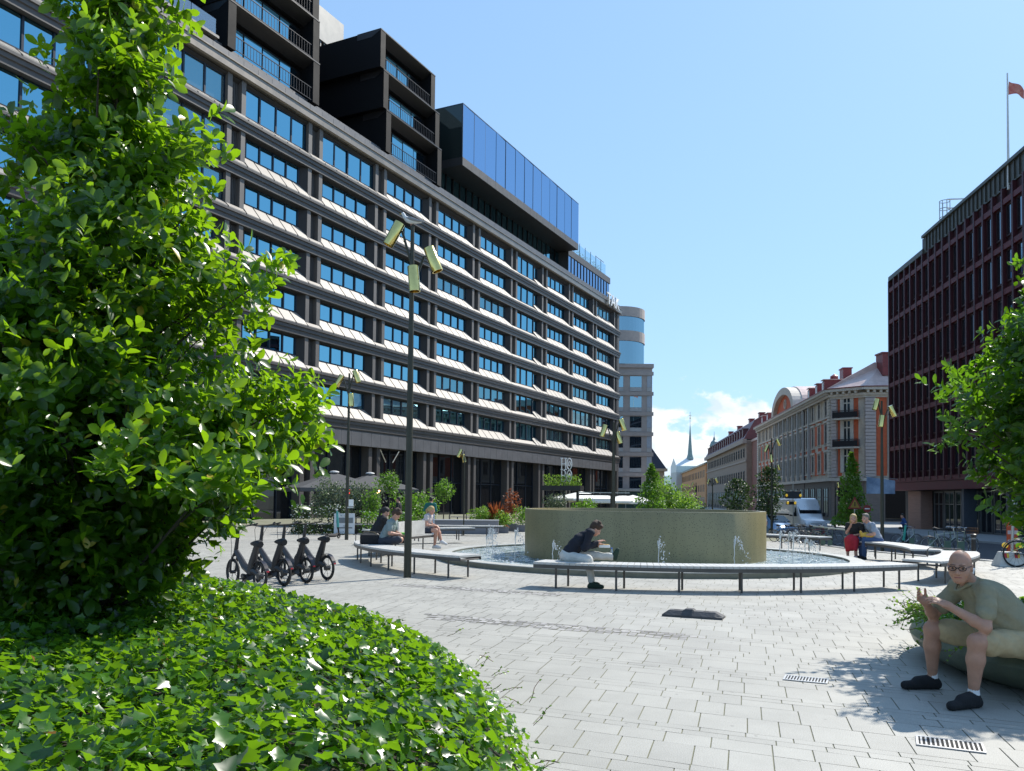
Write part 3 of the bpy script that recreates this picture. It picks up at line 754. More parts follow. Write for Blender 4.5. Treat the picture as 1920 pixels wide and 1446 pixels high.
# ground floor
MB().box(sA,sB,-18,-1.6,-3,3.4).build('shop_wall',mat('shop wall',(.03,.028,.028),.6),E)
MB().box(sA,sB,-1.6,-.1,2.6,3.35).build('shop_fascia',RED,E)
gs=[]; x=sA+.5
while x<sB-9: gs.append((x,x+2.1,-.9,2.4)); x+=2.5
gs.reverse(); windows(E,gs,-1.58,HG2,mat('shop mullion',(.2,.2,.2),.4,.5),cross=True,name='shop_window')
for x in (44,52,60,68): MB().box(x,x+.5,-1.4,-.4,-2,2.6).build('column',mat('blue grey column',(.07,.08,.10),.5),E)
MB().box(78.2,81.6,-1.55,-.5,-2.5,2.5).build('stone_pier',mat('pink brown stone courses',(.34,.19,.14),.7,0,.2,3,stretch=(.3,1,6)),E)
# roof: ladder cage, flag
lad=empty('roof_ladder',(0,0,0),R(90)-ST,'caged steel access ladder and handrails on the red office roof','ladder')
lad.location=(27.3,0,0)
m=MB(); x=74.8; y=-1.6
for z in (26.4,27.2,28.0,28.7):
    m.path([(x+.45*math.cos(a),y+.45*math.sin(a),z) for a in [R(i*30) for i in range(12)]],.035,5,closed=True)
for a in range(0,360,45): m.tube((x+.45*math.cos(R(a)),y+.45*math.sin(R(a)),25.8),(x+.45*math.cos(R(a)),y+.45*math.sin(R(a)),28.7),.03,n=5)
m.build('cage',mat('galvanised tube',(.45,.47,.48),.4,.6),lad)
m=MB()
for z in (27.6,28.4,29.2,30.0): m.tube((x-.5,y,z-1.3),(x-.5,y-5.5,z-1.3),.07,n=5)
for i in range(4): m.tube((x-.5,y-i*1.6,25.8),(x-.5,y-i*1.6,28.7),.04,n=5)
m.build('handrail',mat('white rail',(.8,.8,.8),.4),lad)
p=at(1891,345,58.6); fl=empty('flagpole',(p.x,p.y,25.0),0,'white flagpole with a small red flag on the red office roof','flagpole')
MB().tube((0,0,-1.0),(0,0,7.5),.10,.05,10).build('pole',WHITE,fl,True)
vs=[];fs=[];n=10
for i in range(n+1):
    for j in range(5):
        u=i/n; vs.append((.1+1.15*u, .10*math.sin(u*7+j*.4), 6.9-.95*j/4*(1-.35*u)-.55*u*u-.1*u))
for i in range(n):
    for j in range(4): q=i*5+j; fs.append((q,q+1,q+6,q+5))
m=MB(); m.add(vs,fs); m.build('flag',mat('red flag cloth',(.65,.10,.10),.8,0,.3,3,c2=(.72,.30,.22)),fl,True)
# ------------------------------------------------------------------ cream and red corner building
CREAM=mat('cream stucco',(.55,.48,.39),.8,0,.2,1.3,bump=.2); ORG=mat('orange red brickwork',(.58,.13,.055),.8,0,.18,3,bump=.2)
CORN=mat('cornice stucco',(.60,.54,.46),.75,0,.15,2); ROOF=mat('red roof sheet in sunlit pink',(.66,.49,.43),.35,.1,.15,1.2); DKR=mat('dark red sheet',(.22,.045,.045),.45,.2,.2)  # roof is red metal; its pinkish sun sheen is put into the base colour
IRON=mat('balcony iron',(.03,.03,.035),.5,.5); GRY=mat('grey pilaster stucco',(.42,.41,.39),.8,0,.15,2)
CB=street(27.8,'cream and orange brick corner house with arched gable, balconies and red roof in sunlit pink','old_house',105)
CB.name='corner_house'
c7=math.cos(ST); sa,sb=110.5/c7,170.5/c7    # along-street coordinates
zc=16.3
MB().box(sa,sb,-14,0,-3,zc).build('wall',CREAM,CB)
bays=[sa+2.6+i*3.95 for i in range(15)]
rows=[(5.6,7.9),(9.3,11.9),(13.1,15.1)]
rects=[(x-.62,x+.62,z0,z1) for x in bays for z0,z1 in rows]
windows(CB,rects,0,WG,mat('grey brown sash',(.22,.2,.18),.6),surround=CORN)
m=MB()
for i in range(14):
    x=(bays[i]+bays[i+1])/2
    if 4<=i<=9: continue
    for z0,z1 in ((4.9,8.9),(9.2,12.6)): MB().box(x-.95,x+.95,0,.05,z0+.1,z1-.5).build('brick_panel',ORG,CB)
for x in bays:
    for z in (8.55,12.35): MB().box(x-1.0,x+1.0,0,.045,z-.12,z+.42).build('brick_panel',ORG,CB)
m=MB()
for i in range(3,11): x=(bays[i]+bays[i-1])/2; m.box(x-.3,x+.3,.05,.42,4.6,15.4)
m.build('giant_pilaster',GRY,CB)
def quoin(mb,x,w,y0,y1,z0,z1,h=.42):
    z=z0
    while z<z1: mb.box(x-w/2,x+w/2,y0,y1,z,min(z+h-.06,z1)); z+=h
m=MB(); quoin(m,sa+.6,1.1,0,.3,4.6,15.2); quoin(m,sb-.8,1.4,0,.3,-1,15.2); m.build('quoins',CORN,CB)
m=MB(); m.box(sa,sb+.2,0,.5,4.1,4.5).box(sa,sb+.2,0,.28,12.62,12.85).box(sa-.2,sb+.3,0,.5,15.3,15.6).box(sa-.2,sb+.3,0,.95,15.95,16.3)
for i in range(75): m.box(sa+i*.8,sa+i*.8+.28,.0,.8,15.6,15.95)
m.build('cornice',CORN,CB)
MB().box(sa-.2,sb+.3,-.4,1.02,16.3,16.42).build('gutter',DKR,CB)
# roof
m=MB(); m.ext([(.7,16.42),(-5.5,20.0),(-9,20.0),(-14,16.42)],sa,sb); m.build('roof',ROOF,CB)
# arched gable
gx0,gx1=(bays[5]+bays[4])/2,(bays[9]+bays[10])/2; gc=(gx0+gx1)/2; gr=(gx1-gx0)/2
def arch(r,h,z0,n=20): return [(gc+r*math.cos(math.pi*i/n),z0+h*math.sin(math.pi*i/n)) for i in range(n+1)]
def slab_xz(mb,pts,y0,y1):
    n=len(pts); mb.add([(x,y0,z) for x,z in pts]+[(x,y1,z) for x,z in pts],[tuple(range(n)),tuple(range(2*n-1,n-1,-1))]+[(i,n+i,n+(i+1)%n,(i+1)%n) for i in range(n)])
m=MB(); slab_xz(m,arch(gr*.82,3.1,16.3),-.5,.25); m.build('gable_field',ORG,CB)
m=MB(); o_=arch(gr,4.3,16.2); i_=arch(gr*.82,3.1,16.2)
for k in range(20):
    q=[o_[k],o_[k+1],i_[k+1],i_[k]]; m.add([(x,.95,z) for x,z in q]+[(x,-.6,z) for x,z in q],[(0,1,2,3),(7,6,5,4),(0,4,5,1),(2,6,7,3)])
m.build('gable_arch',CORN,CB)
m=MB(); slab_xz(m,arch(gr*.99,4.28,16.4),-6.5,-.6); m.build('gable_roof',ROOF,CB)
m=MB(); m.path([(gc+.75*math.cos(a),.3,17.8+.75*math.sin(a)) for a in [R(i*30) for i in range(12)]],.16,6,closed=True); m.build('gable_oculus',CORN,CB)
m=MB(); m.box(gc-3,gc+3,0,.4,12.9,13.0); m.build('string_course',CORN,CB)
for (x,y,h,w) in ((sa+9,-5,20.6,2.0),(sa+24,-6,20.6,1.8),(sb-8,-5,20.6,1.8),(sb-2,-5,20.4,1.6)):
    MB().box(x,x+w,y,y+1.2,17,h).box(x-.12,x+w+.12,y-.12,y+1.32,h,h+.15).build('chimney',DKR,CB)
MB().lathe([(0,21.0),(.6,20.6),(.7,18)],(sa+17,-4.5,0),12).build('chimney',DKR,CB,True)
for x in (sa+3.5,sa+7.5,sa+12.5,sb-12,sb-6):
    d=MB(); d.ext([(.1,16.6),(.1,18.0),(-.1,18.2),(-4,18.2),(-3,16.6)],x,x+1.5); d.build('dormer',DKR,CB)
    MB().box(x+.4,x+1.1,.1,.14,16.9,17.8).build('dormer_window',WHITE,CB); MB().box(x-.1,x+1.6,-4.1,.25,18.2,18.3).build('dormer_roof',ROOF,CB)
# ground floor
MB().box(sa,sb,0,.12,-3,4.1).build('ground_floor_facing',mat('dark ground floor stone',(.17,.15,.13),.75,0,.2,2,stretch=(1,1,5)),CB)
gs=[(x-1.2,x+1.2,-.6,3.2) for x in bays]; windows(CB,gs,.12,WG,IRON,name='shop_window')
m=MB()
for x in (sa+16,sa+38): m.tube((x,.5,16),(x,.12,14.8),.08,n=6); m.tube((x,.12,14.8),(x,.12,-1),.08,n=6)
m.build('downpipe',mat('downpipe',(.06,.035,.03),.5),CB)
# canted corner and front face
A=Vector((27.8+110.5*math.tan(ST),110.5)); a45=4.3
Bp=A+Vector((a45*.7071,-a45*.7071)); 
def face(p,q,name):
    e=empty(name,(p.x,p.y,0),math.atan2((q-p).y,(q-p).x)); e.parent=None; return e
# local frames inside the same house: matrices relative to CB
CBM=Matrix.Translation((27.8,0,0))@Matrix.Rotation(R(90)-ST,4,'Z'); CBI=CBM.inverted()
def sub(p,ang): return CBI@Matrix.Translation((p.x,p.y,0))@Matrix.Rotation(ang,4,'Z')
# frame with +y outward: x runs to the left seen from outside, so rotate by 180
def fbuild(mb,name,mt,X):
    o=mb.build(name,mt,CB); o.data.transform(X); return o
def facade_piece(P0,P1,cols,wall_mid=ORG,pieces='balcony'):
    d=(P1-P0); Ln=d.length; ang=math.atan2(d.y,d.x); X=sub(P0,ang)   # +x along P0->P1, outward is -y
    fbuild(MB().box(0,Ln,0,10,-3,zc),'wall',CREAM,X)
    for k,(c,w,kind) in enumerate(cols):
        if kind=='o': fbuild(MB().box(c-w/2,c+w/2,-.05,0,4.8,15.2),'brick_panel',ORG,X)
    m=MB()
    for c,w,kind in cols:
        if kind=='q': quoin(m,c,w,-.42,0,4.6,15.0,.45)
    if m.v: fbuild(m,'quoins',mat('pale quoin stone',(.52,.45,.42),.75,0,.12,3),X)
    for c,w,kind in cols:
        if kind!='w': continue
        for z0,z1 in ((5.3,8.3),(9.1,12.0),(12.9,15.0)):
            g=MB(); g.box(c-w/2,c+w/2,-.06,-.01,z0,z1); wo=fbuild(g,'window',WG,X)
            f=MB(); f.box(c-w/2-.35,c-w/2,-.2,0,z0-.1,z1+.3).box(c+w/2,c+w/2+.35,-.2,0,z0-.1,z1+.3).box(c-w/2-.4,c+w/2+.4,-.26,0,z1+.3,z1+.6).box(c-.07,c+.07,-.16,-.06,z0,z1).box(c-w/2,c+w/2,-.15,-.06,z0+(z1-z0)*.68,z0+(z1-z0)*.68+.16).box(c-w/2,c-w/2+.12,-.16,-.06,z0,z1).box(c+w/2-.12,c+w/2,-.16,-.06,z0,z1)
            o=f.build('surround',mat('pale window timber',(.58,.55,.48),.6),wo); o.data.transform(X)
    m=MB(); m.box(-.2,Ln+.2,-.5,0,4.1,4.5).box(-.2,Ln+.2,-.5,0,15.3,15.6).box(-.45,Ln+.45,-.95,0,15.95,16.3).box(-.1,Ln+.1,-.3,0,15.0,15.3)
    for i in range(int(Ln/.8)): m.box(i*.8+.2,i*.8+.5,-.8,0,15.6,15.95)
    fbuild(m,'cornice',CORN,X); fbuild(MB().box(-.45,Ln+.45,-1.02,.4,16.3,16.42),'gutter',DKR,X)
    fbuild(MB().box(0,Ln,-.1,0,-3,4.1),'ground_floor_facing',mat('brown stone courses',(.24,.19,.16),.75,0,.2,2,stretch=(1,1,5)),X)
    return X,Ln
Bq=Bp
X,Ln=facade_piece(A,Bp,[(.5,.7,'q'),(1.15,.5,'o'),(2.15,1.05,'w'),(3.25,.7,'o')])
for z in (8.55,12.35):
    m=MB(); m.box(.6,3.9,-1.15,-.0,z-.18,z); m2=MB(); m2.box(.6,3.9,-1.15,-1.08,z+.95,z+1.02); 
    for i in range(28): m2.box(.62+i*.12,.66+i*.12,-1.14,-1.09,z,z+.95)
    for y in (-.9,-.6,-.3): m2.box(.6,.64,y-.02,y+.02,z,z+.98).box(3.86,3.9,y-.02,y+.02,z,z+.98)
    m2.box(.6,3.9,-1.12,-1.1,z+.1,z+.8)
    o=fbuild(m,'balcony',CORN,X); o2=m2.build('balcony_rail',IRON,o); o2.data.transform(X)
fbuild(MB().box(.9,3.0,-.13,-.1,-1.2,3.2),'shop_door',HG2,X)
dirF=Vector((math.cos(ST),-math.sin(ST)))
Cp=Bp+dirF*26
X2,L2=facade_piece(Bp,Cp,[(.75,1.3,'q'),(2.2,1.3,'o'),(3.9,1.2,'w'),(5.6,1.3,'o'),(7.4,1.2,'w'),(9.5,1.6,'o'),(11.5,1.2,'w')])
fbuild(MB().box(2.6,6.5,-.14,-.1,-1.0,3.0),'shop_window',HG2,X2)
# hip roof over the corner
zr=16.42; pts=[A+Vector((-.7,.2)),Bp+Vector((-.2,-.9)),Cp+Vector((0,-.9)),Cp+Vector((2,9)),A+Vector((9,9))]
ri=[A+Vector((7,1.5)),A+Vector((7.5,.5)),Cp+Vector((0,6)),Cp+Vector((0,7)),A+Vector((8,6))]
m=MB(); m.add([(p.x,p.y,zr) for p in pts]+[(p.x,p.y,20.6) for p in ri],[(i,(i+1)%5,5+(i+1)%5,5+i) for i in range(5)]+[(5,6,7,8,9)])
o=m.build('corner_roof',ROOF,CB); o.data.transform(CBI)
p=at(1662,660,108); o=MB().box(p.x-.5,p.x+1.3,p.y,p.y+2,18,20.9).box(p.x-.62,p.x+1.42,p.y-.12,p.y+2.12,20.9,21.1).build('chimney',DKR,CB); o.data.transform(CBI)
# banner on the corner
p=at(1649,912,72); e=empty('banner',(p.x,p.y,p.z),R(-12),'pale blue banner hanging behind the lamp post at the red office corner','banner')
m=MB(); vs=[]; fs=[]
for i in range(9):
    for j in range(5): u=i/8; v_=j/4; vs.append((-1.05+2.3*u,.12*math.sin(u*5+v_),.85-.35*u*(1-v_)-1.5*v_+.0*u))
for i in range(8):
    for j in range(4): q=i*5+j; fs.append((q,q+1,q+6,q+5))
m.add(vs,fs); m.build('cloth',mat('pale blue banner cloth',(.25,.36,.55),.7,0,.25,1.5,c2=(.5,.6,.75)),e)
MB().box(.15,.6,-.02,.0,.15,.22).box(.15,.6,-.02,.0,.0,.07).box(.15,.6,-.02,.0,-.15,-.08).build('marks',mat('navy print',(.03,.05,.15),.6),e)
MB().tube((-1.4,.1,.98),(1.5,.1,.62),.03,n=6).build('pole',STEEL,e)
# ------------------------------------------------------------------ brown house
BRN=mat('brown render',(.30,.22,.17),.85,0,.15,1)
BB=street(27.8,'brown stone house with dark red mansard roof and dormers farther down the street','brown_house',188)
a,b_=187/c7,276/c7
MB().box(a,b_,-14,0,-4,15).build('wall',BRN,BB)
rects=[(a+4+i*4.2-.8,a+4+i*4.2+.8,z0,z1) for i in range(20) for z0,z1 in ((11.2,13.2),(5.8,8.0))][:40]
windows(BB,rects,0,WG,IRON,cross=True)
rects=[(a+4+i*4.2-1,a+4+i*4.2+1,-1,3.4) for i in range(20)]; windows(BB,rects,0,WG,IRON,cross=False,name='shop_window')
MB().box(a-.3,b_,0,.9,14.2,15.2).box(a,b_,0,.2,10.1,10.5).build('cornice',mat('brown cornice',(.36,.28,.23),.8),BB)
MB().ext([(.6,15.2),(-1.8,19.5),(-4.5,21.2),(-9,21.2),(-14,15.2)],a,b_).build('roof',mat('dark red mansard',(.13,.04,.045),.5,.1,.25,1),BB)
for i in range(18):
    x=a+3+i*4.6; MB().box(x,x+1.5,-2,.4,15.9,17.7).box(x-.15,x+1.65,-2,.6,17.7,17.85).build('dormer',mat('dark red dormer',(.10,.025,.03),.5),BB)
for x in (a+12,a+28,a+50,a+70): MB().box(x,x+2,-6,-4.8,20,22.3).box(x-.15,x+2.15,-6.15,-4.65,22.3,22.5).build('chimney',DKR,BB)
# small dark wing closing the near end
MB().box(172.5/c7,a,-12,-1.2,-4,14.5).build('side_wing',mat('brick side wall',(.28,.13,.10),.85,0,.15,2),BB)
MB().box(173/c7,a,-12,-1.0,14.5,15.0).build('wing_roof',ROOF,BB)
# ------------------------------------------------------------------ orange house
OB=street(27.8,'long orange rendered house with a green copper roof at the far end of the street','orange_house',278)
a,b_=280/c7,440/c7
MB().box(a,b_,-16,0,-5,13.6).build('wall',mat('orange render',(.62,.30,.13),.85,0,.1,1),OB)
rects=[(a+6+i*7-.9,a+6+i*7+.9,z,z+2.4) for i in range(20) for z in (9,4)]; windows(OB,rects,0,WG,IRON,cross=False)
rects=[(a+6+i*7-1.4,a+6+i*7+1.4,-1.6,2) for i in range(20)]; windows(OB,rects,0,WG,IRON,cross=False,name='shop_window')
MB().ext([(.8,13.6),(-8,17.5),(-16,13.6)],a-.5,b_).build('roof',mat('green copper',(.14,.26,.21),.6,0,.2,1),OB)
for x in (a+8,a+22): MB().box(x,x+4,-9,-6,16,20.5).build('chimney',mat('green copper dark',(.06,.14,.12),.6),OB)
MB().box(a,b_,0,.6,13.2,13.6).build('cornice',CORN,OB)
# ------------------------------------------------------------------ church spire, turret, far roofs
COP=mat('copper green spire',(.22,.29,.29),.6,0,.2,.3)
p=at(1294,800,400); e=empty('church',(p.x,p.y,0),0,'distant white church with a slim grey green spire under the clouds','church')
MB().lathe([(1.9,20.5),(1.15,23),(.62,30),(.12,37),(0,37.4)],n=8).build('spire',COP,e)
MB().tube((0,0,37),(0,0,43.5),.12,n=5).sphere((0,0,40.5),.35,6,4).box(-.7,.7,-.08,.08,41.6,41.8).build('weather_cock',mat('gilt',(.6,.5,.3),.3,.8),e)
MB().ext([(-7,14),(-7,17),(0,21),(7,17),(7,14)],-8,14).build('roof',mat('white sheet roof',(.75,.74,.73),.5),e)
MB().box(-8,14,-7,7,-6,14).build('wall',mat('pale church wall',(.6,.58,.55),.8),e)
p=at(1339,840,300); e=empty('turret',(p.x,p.y,0),0,'green copper bell turret behind the brown house roof','turret')
m=MB(); m.box(-1.3,1.3,-1.3,1.3,-4,17)
m.build('base',COP,e)
m=MB()
for x in (-1.05,1.05):
    for y in (-1.05,1.05): m.box(x-.22,x+.22,y-.22,y+.22,17,20.6)
m.box(-1.4,1.4,-1.4,1.4,20.6,21.0); m.build('lantern',COP,e)
MB().lathe([(1.6,21),(1.2,22.2),(.5,22.8),(.35,23.6),(.1,24.2),(.05,26)],n=8).build('cupola',COP,e)
m=MB(); p=at(1253,900,450); e=empty('distant_house',(p.x,p.y,0),0,'far house with a pale green roof closing the street','house')
MB().box(-9,6,0,8,-6,8.5).build('wall',mat('grey plum wall',(.16,.15,.2),.8),e)
MB().ext([(-.5,8.5),(4,13.8),(9,8.5)],-9.5,6.5).build('roof',mat('pale green roof',(.45,.62,.5),.5),e)
p=at(1229,900,185); e=empty('mansard_house',(p.x,p.y,0),0,'small house with a dark slate mansard roof beside the beige block','house')
MB().box(-6,2.0,0,10,-4,8.2).box(-6,2.6,-.5,10,7.6,8.2).build('wall',mat('buff wall',(.36,.30,.22),.8),e)
MB().add([(-6,-.4,8.2),(2.4,-.4,8.2),(2.4,10,8.2),(-6,10,8.2),(-6,2,13.2),(-.7,2,13.2),(-.7,8,13.2),(-6,8,13.2)],[(0,1,5,4),(1,2,6,5),(2,3,7,6),(3,0,4,7),(4,5,6,7)]).build('roof',mat('slate dark blue',(.02,.02,.035),.4),e)
# ------------------------------------------------------------------ beige block with drum tower
BG=mat('beige pink stone',(.46,.39,.35),.75,0,.1,1.5); BGD=mat('beige light band',(.50,.48,.46),.6)
p=at(1222,930,150); e=empty('office_tower',(p.x,p.y,0),0,'beige office block with square blue windows and a rounded tower behind the hotel','building')
W=14.0
MB().box(-W,0,0,16,-3,25.3).build('wall',BG,e)
MB().box(-W-.2,.25,-.25,16,25.3,26.0).build('cornice',BG,e)
DW=glassmat('blue office windows',(.55,.85,1.0),5,(.01,.02,.03),.01)
fr_=[];
for k in range(7):
    z=-1.2+3.68*k
    MB().box(-W,.22,-.22,0,z+3.0,z+3.68).build('floor_band',BG,e)
    for i in range(4):
        x=-3.0-i*3.35
        o=MB().box(x-1.05+.9,x+1.05+.0+.0,-.06,-.01,z+.75,z+2.75).build('window',DW,e) if False else MB().box(x-1.05,x+1.05,-.06,-.01,z+.85,z+2.85).build('window',DW,e)
        MB().box(x-1.05,x+1.05,-.12,-.01,z+.1,z+.82).build('apron',BGD,o)
    o=MB().box(-.95,-.12,-.06,-.01,z+.85,z+2.95).build('narrow_window',mat('narrow pane',(.42,.45,.5),.3),e); MB().box(-.95,-.12,-.1,-.01,z+.1,z+.8).build('apron',BGD,o)
cx,rr=at(1160,930,152).x-p.x,5.0
for z0,z1,m_ in ((26.0,30.2,DW),(30.2,32.1,BG),(32.1,34.7,DW),(34.7,36.1,BG),(36.1,36.5,BG)):
    r_=rr if m_ is BG else rr-.15
    MB().lathe([(r_,z0),(r_,z1),(0,z1)],(cx,4.5,0),40).build('drum_band' if m_ is BG else 'drum_window',m_,e,False)
# glazed pavilion in front
MB().box(-13.5,-.7,-9,-.5,-1.5,2.7).build('entrance_pavilion',glassmat('green pavilion glass',(.5,.65,.6),1.8,(.06,.1,.09)),e)
m=MB(); m.box(-13.8,-.4,-9.3,-.3,2.7,3.1)
for i in range(6): m.box(-13.5+i*2.5,-13.4+i*2.5,-9.08,-9.0,-1.5,2.7)
m.build('pavilion_frame',BGD,e)
# ------------------------------------------------------------------ foliage
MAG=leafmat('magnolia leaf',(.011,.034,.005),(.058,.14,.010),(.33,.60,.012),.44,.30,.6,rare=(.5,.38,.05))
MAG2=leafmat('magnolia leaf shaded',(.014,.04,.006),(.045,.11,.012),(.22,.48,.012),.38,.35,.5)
IVY=leafmat('ivy leaf',(.006,.024,.010),(.075,.20,.012),(.30,.60,.015),.34,.30,.55,rare=(.22,.10,.03))
BARK=mat('grey brown bark',(.06,.048,.038),.9,0,.3,6,bump=.6)
SHR=leafmat('shrub leaf',(.03,.08,.012),(.10,.20,.03),(.20,.42,.03),.42,.45,.4)
SHG=leafmat('silvery olive leaf',(.06,.085,.05),(.17,.20,.14),(.15,.22,.1),.3,.5,.4)
SHL=leafmat('bright shrub leaf',(.07,.16,.02),(.14,.28,.03),(.28,.48,.05),.4,.45,.4)
SHD=leafmat('dark shrub leaf',(.012,.035,.01),(.04,.08,.02),(.06,.12,.02),.3,.45,.4)
SHR_RED=leafmat('copper leaf',(.12,.03,.015),(.28,.08,.03),(.35,.10,.03),.35,.5,.3)
FLW=mat('white blossom',(.75,.75,.7),.6,0,0)
TL=tpl_leaf(.5,.13,.14); TIV=tpl_ivy(); TS=tpl_simple(.55)
def limb(mb,pts,r0,r1,n=7):
    L=len(pts); mb.path(pts,[r0+(r1-r0)*(i/(L-1))**.8 for i in range(L)],n)
def big_tree(name,label,base,prof,clusters,per,lsize,mt,parent_group=None,rset=0,trunk_r=.09,zlow=.9,center_dx=None,seed=5,shell=.62,keep=None):
    rg=np.random.default_rng(seed); rd=random.Random(seed)
    e=empty(name,base,0,label,'tree',parent_group)
    zs=[p[0] for p in prof]; rs=[p[1] for p in prof]; cx=[p[2] if len(p)>2 else 0 for p in prof]
    def rad(z): return np.interp(z,zs,rs)
    def cxx(z): return np.interp(z,zs,cx)
    # clusters
    C=[];tries=0
    while len(C)<clusters and tries<clusters*30:
        tries+=1
        z=rd.uniform(zs[0],zs[-1]); r=rad(z)
        if rd.random()>(r/max(rs))**1.2: continue
        a=rd.random()*6.283; q=r*(rd.random()**shell)
        # lobes give the crown an uneven outline
        q*=1+.13*math.sin(a*3+z*2.3)+.10*math.sin(a*5-z*3.1)
        p=(cxx(z)+q*math.cos(a),q*math.sin(a),z)
        if keep and not keep(p): continue
        C.append(p)
    C=np.array(C)
    tr=MB(); top=zs[-1]
    pts=[(0.02*math.sin(i*1.7)+cxx(top*i/9)*min(1,i/4),.02*math.cos(i*2.1),top*.93*i/9) for i in range(10)]
    limb(tr,pts,trunk_r,.015,9)
    for j in range(0,len(C)):
        if j%3 and j>40: continue
        c=C[j]; z0=max(.25,c[2]-.35-.45*math.hypot(c[0],c[1]))
        k=min(9,max(0,z0/(top*.93)*9)); i0=int(k); b0=Vector(pts[i0]).lerp(Vector(pts[min(9,i0+1)]),k-i0)
        m1=b0.lerp(Vector(c),.5)+Vector((rd.uniform(-.1,.1),rd.uniform(-.1,.1),rd.uniform(-.12,.02)))
        limb(tr,[b0,b0.lerp(m1,.5),m1,m1.lerp(Vector(c),.6)+Vector((0,0,.03)),Vector(c)],.022*(1-.4*c[2]/top),.005,5)
    # rosettes of leaves
    P=[];D=[];U=[];S=[];Rv=[]
    for c in C:
        r=np.hypot(c[0]-cxx(c[2]),c[1]); out_=np.array([c[0]-cxx(c[2]),c[1],0])/(r+1e-6); rr=rad(c[2])
        cs=rd.uniform(.8,1.15); tone=rd.random()
        for q in range(per):
            g=rg.normal(size=3)*np.array([.15,.15,.12]); tip=c+g
            ax=out_*rd.uniform(.3,1.0)+np.array([0,0,rd.uniform(.1,.9)])+rg.normal(size=3)*.35; ax/=np.linalg.norm(ax)
            n=rd.randint(5,8); a0=rd.random()*6.28
            p1=np.cross(ax,[.3,.2,.9]); p1/=np.linalg.norm(p1)+1e-9; p2=np.cross(ax,p1)
            for k in range(n):
                a=a0+k*2.4; op=rd.uniform(.55,1.25)
                d=ax*math.cos(op)+(p1*math.cos(a)+p2*math.sin(a))*math.sin(op)
                d[2]-=rd.uniform(0,.3)
                P.append(tip-ax*.04*k*.5); D.append(d); U.append(ax+rg.normal(size=3)*.25)
                S.append(lsize*cs*rd.uniform(.6,1.2)); Rv.append(min(1,max(0,.5*tone+.5*rd.random())) if rd.random()>.012 else 1)
    tr.build('trunk',BARK,e,True)
    leaves('crown',P,D,U,S,TL,mt,e,np.array(Rv))
    return e
# left magnolia
profL=[(.62,.8,-.35),(.9,.95,-.2),(1.15,.80,-.25),(1.4,1.18,-.18),(1.65,1.7),(2.0,1.8),(2.35,1.6),(2.7,1.30),(3.2,1.12),(3.6,.98),(4.0,.84),(4.4,.66),(5.0,.48,.1),(5.6,.36,.12),(6.3,.2,.1),(6.7,.08,.1)]
bx=(180-960)/F*7
def keepL(p): 
    # the side towards the camera stays slim, as the branches there are short
    return not (p[1]<-1.75+.35*max(0,p[0]))
big_tree('magnolia_tree','large glossy leaved magnolia growing from the ivy bed at the left edge',(bx*.95,6.75,0),profL,400,17,.122,MAG,seed=5,trunk_r=.10,keep=keepL)
# right magnolia, rooted in the right planter
profR=[(.95,.5,.1),(1.25,.95),(1.6,1.15),(2.0,1.22),(2.6,1.3),(3.0,1.3),(3.5,1.0),(3.9,.65),(4.25,.25)]
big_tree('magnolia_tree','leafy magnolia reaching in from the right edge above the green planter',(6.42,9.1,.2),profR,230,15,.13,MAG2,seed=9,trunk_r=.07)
# ------------------------------------------------------------------ ivy bed
poly=[(.30,1.6),(.26,2.6),(.20,3.76),(.10,4.74),(-.12,5.72),(-.50,6.85),(-1.0,7.75),(-1.55,8.5),(-2.3,9.3),(-3.3,9.9),(-4.4,10.2),(-5.6,10.1),(-6.8,9.4),(-7.6,8),(-7.8,5.5),(-7,3),(-5,1.4),(-3,1.0),(-1,1.1)]
PA=np.array(poly); PB=np.roll(PA,-1,axis=0)
def pdist(X,Y):
    X=np.asarray(X,float);Y=np.asarray(Y,float); d=np.full(X.shape,1e9); ins=np.zeros(X.shape,bool)
    for a,b in zip(PA,PB):
        ab=b-a; t=np.clip(((X-a[0])*ab[0]+(Y-a[1])*ab[1])/(ab@ab),0,1)
        d=np.minimum(d,np.hypot(X-a[0]-t*ab[0],Y-a[1]-t*ab[1]))
        c=((a[1]>Y)!=(b[1]>Y))&(X<(b[0]-a[0])*(Y-a[1])/(b[1]-a[1]+1e-12)+a[0]); ins^=c
    return np.where(ins,d,-d)
def ivh(X,Y):
    d=np.clip(pdist(X,Y),0,2.2)
    h=.12+.36*(1-np.exp(-d/.28))+.10*(1-np.exp(-d/1.3))
    return h+.035*np.sin(X*3.1+Y*1.3)*np.clip(d,0,1)+.03*np.sin(X*1.7-Y*2.9)*np.clip(d,0,1)
gx=np.arange(-8,.6,.12); gy=np.arange(.8,10.6,.12); GX,GY=np.meshgrid(gx,gy); GH=ivh(GX,GY)-.05; GH[pdist(GX,GY)<.04]=-.02
k=len(gx); idx=np.arange(len(gy)*k).reshape(len(gy),k); q=np.stack([idx[:-1,:-1],idx[:-1,1:],idx[1:,1:],idx[1:,:-1]],-1).reshape(-1,4)
cx_=GX.ravel()[q].mean(1); cy_=GY.ravel()[q].mean(1); q=q[pdist(cx_,cy_)>.03]
pl=empty('raised_bed',(0,0,0),0,'low raised bed of dark soil under the ivy','planter')
npmesh('soil',np.column_stack([GX.ravel(),GY.ravel(),GH.ravel()]),[q],mat('dark soil',(.018,.014,.009),.95,0,.4,8),pl,smooth=True)
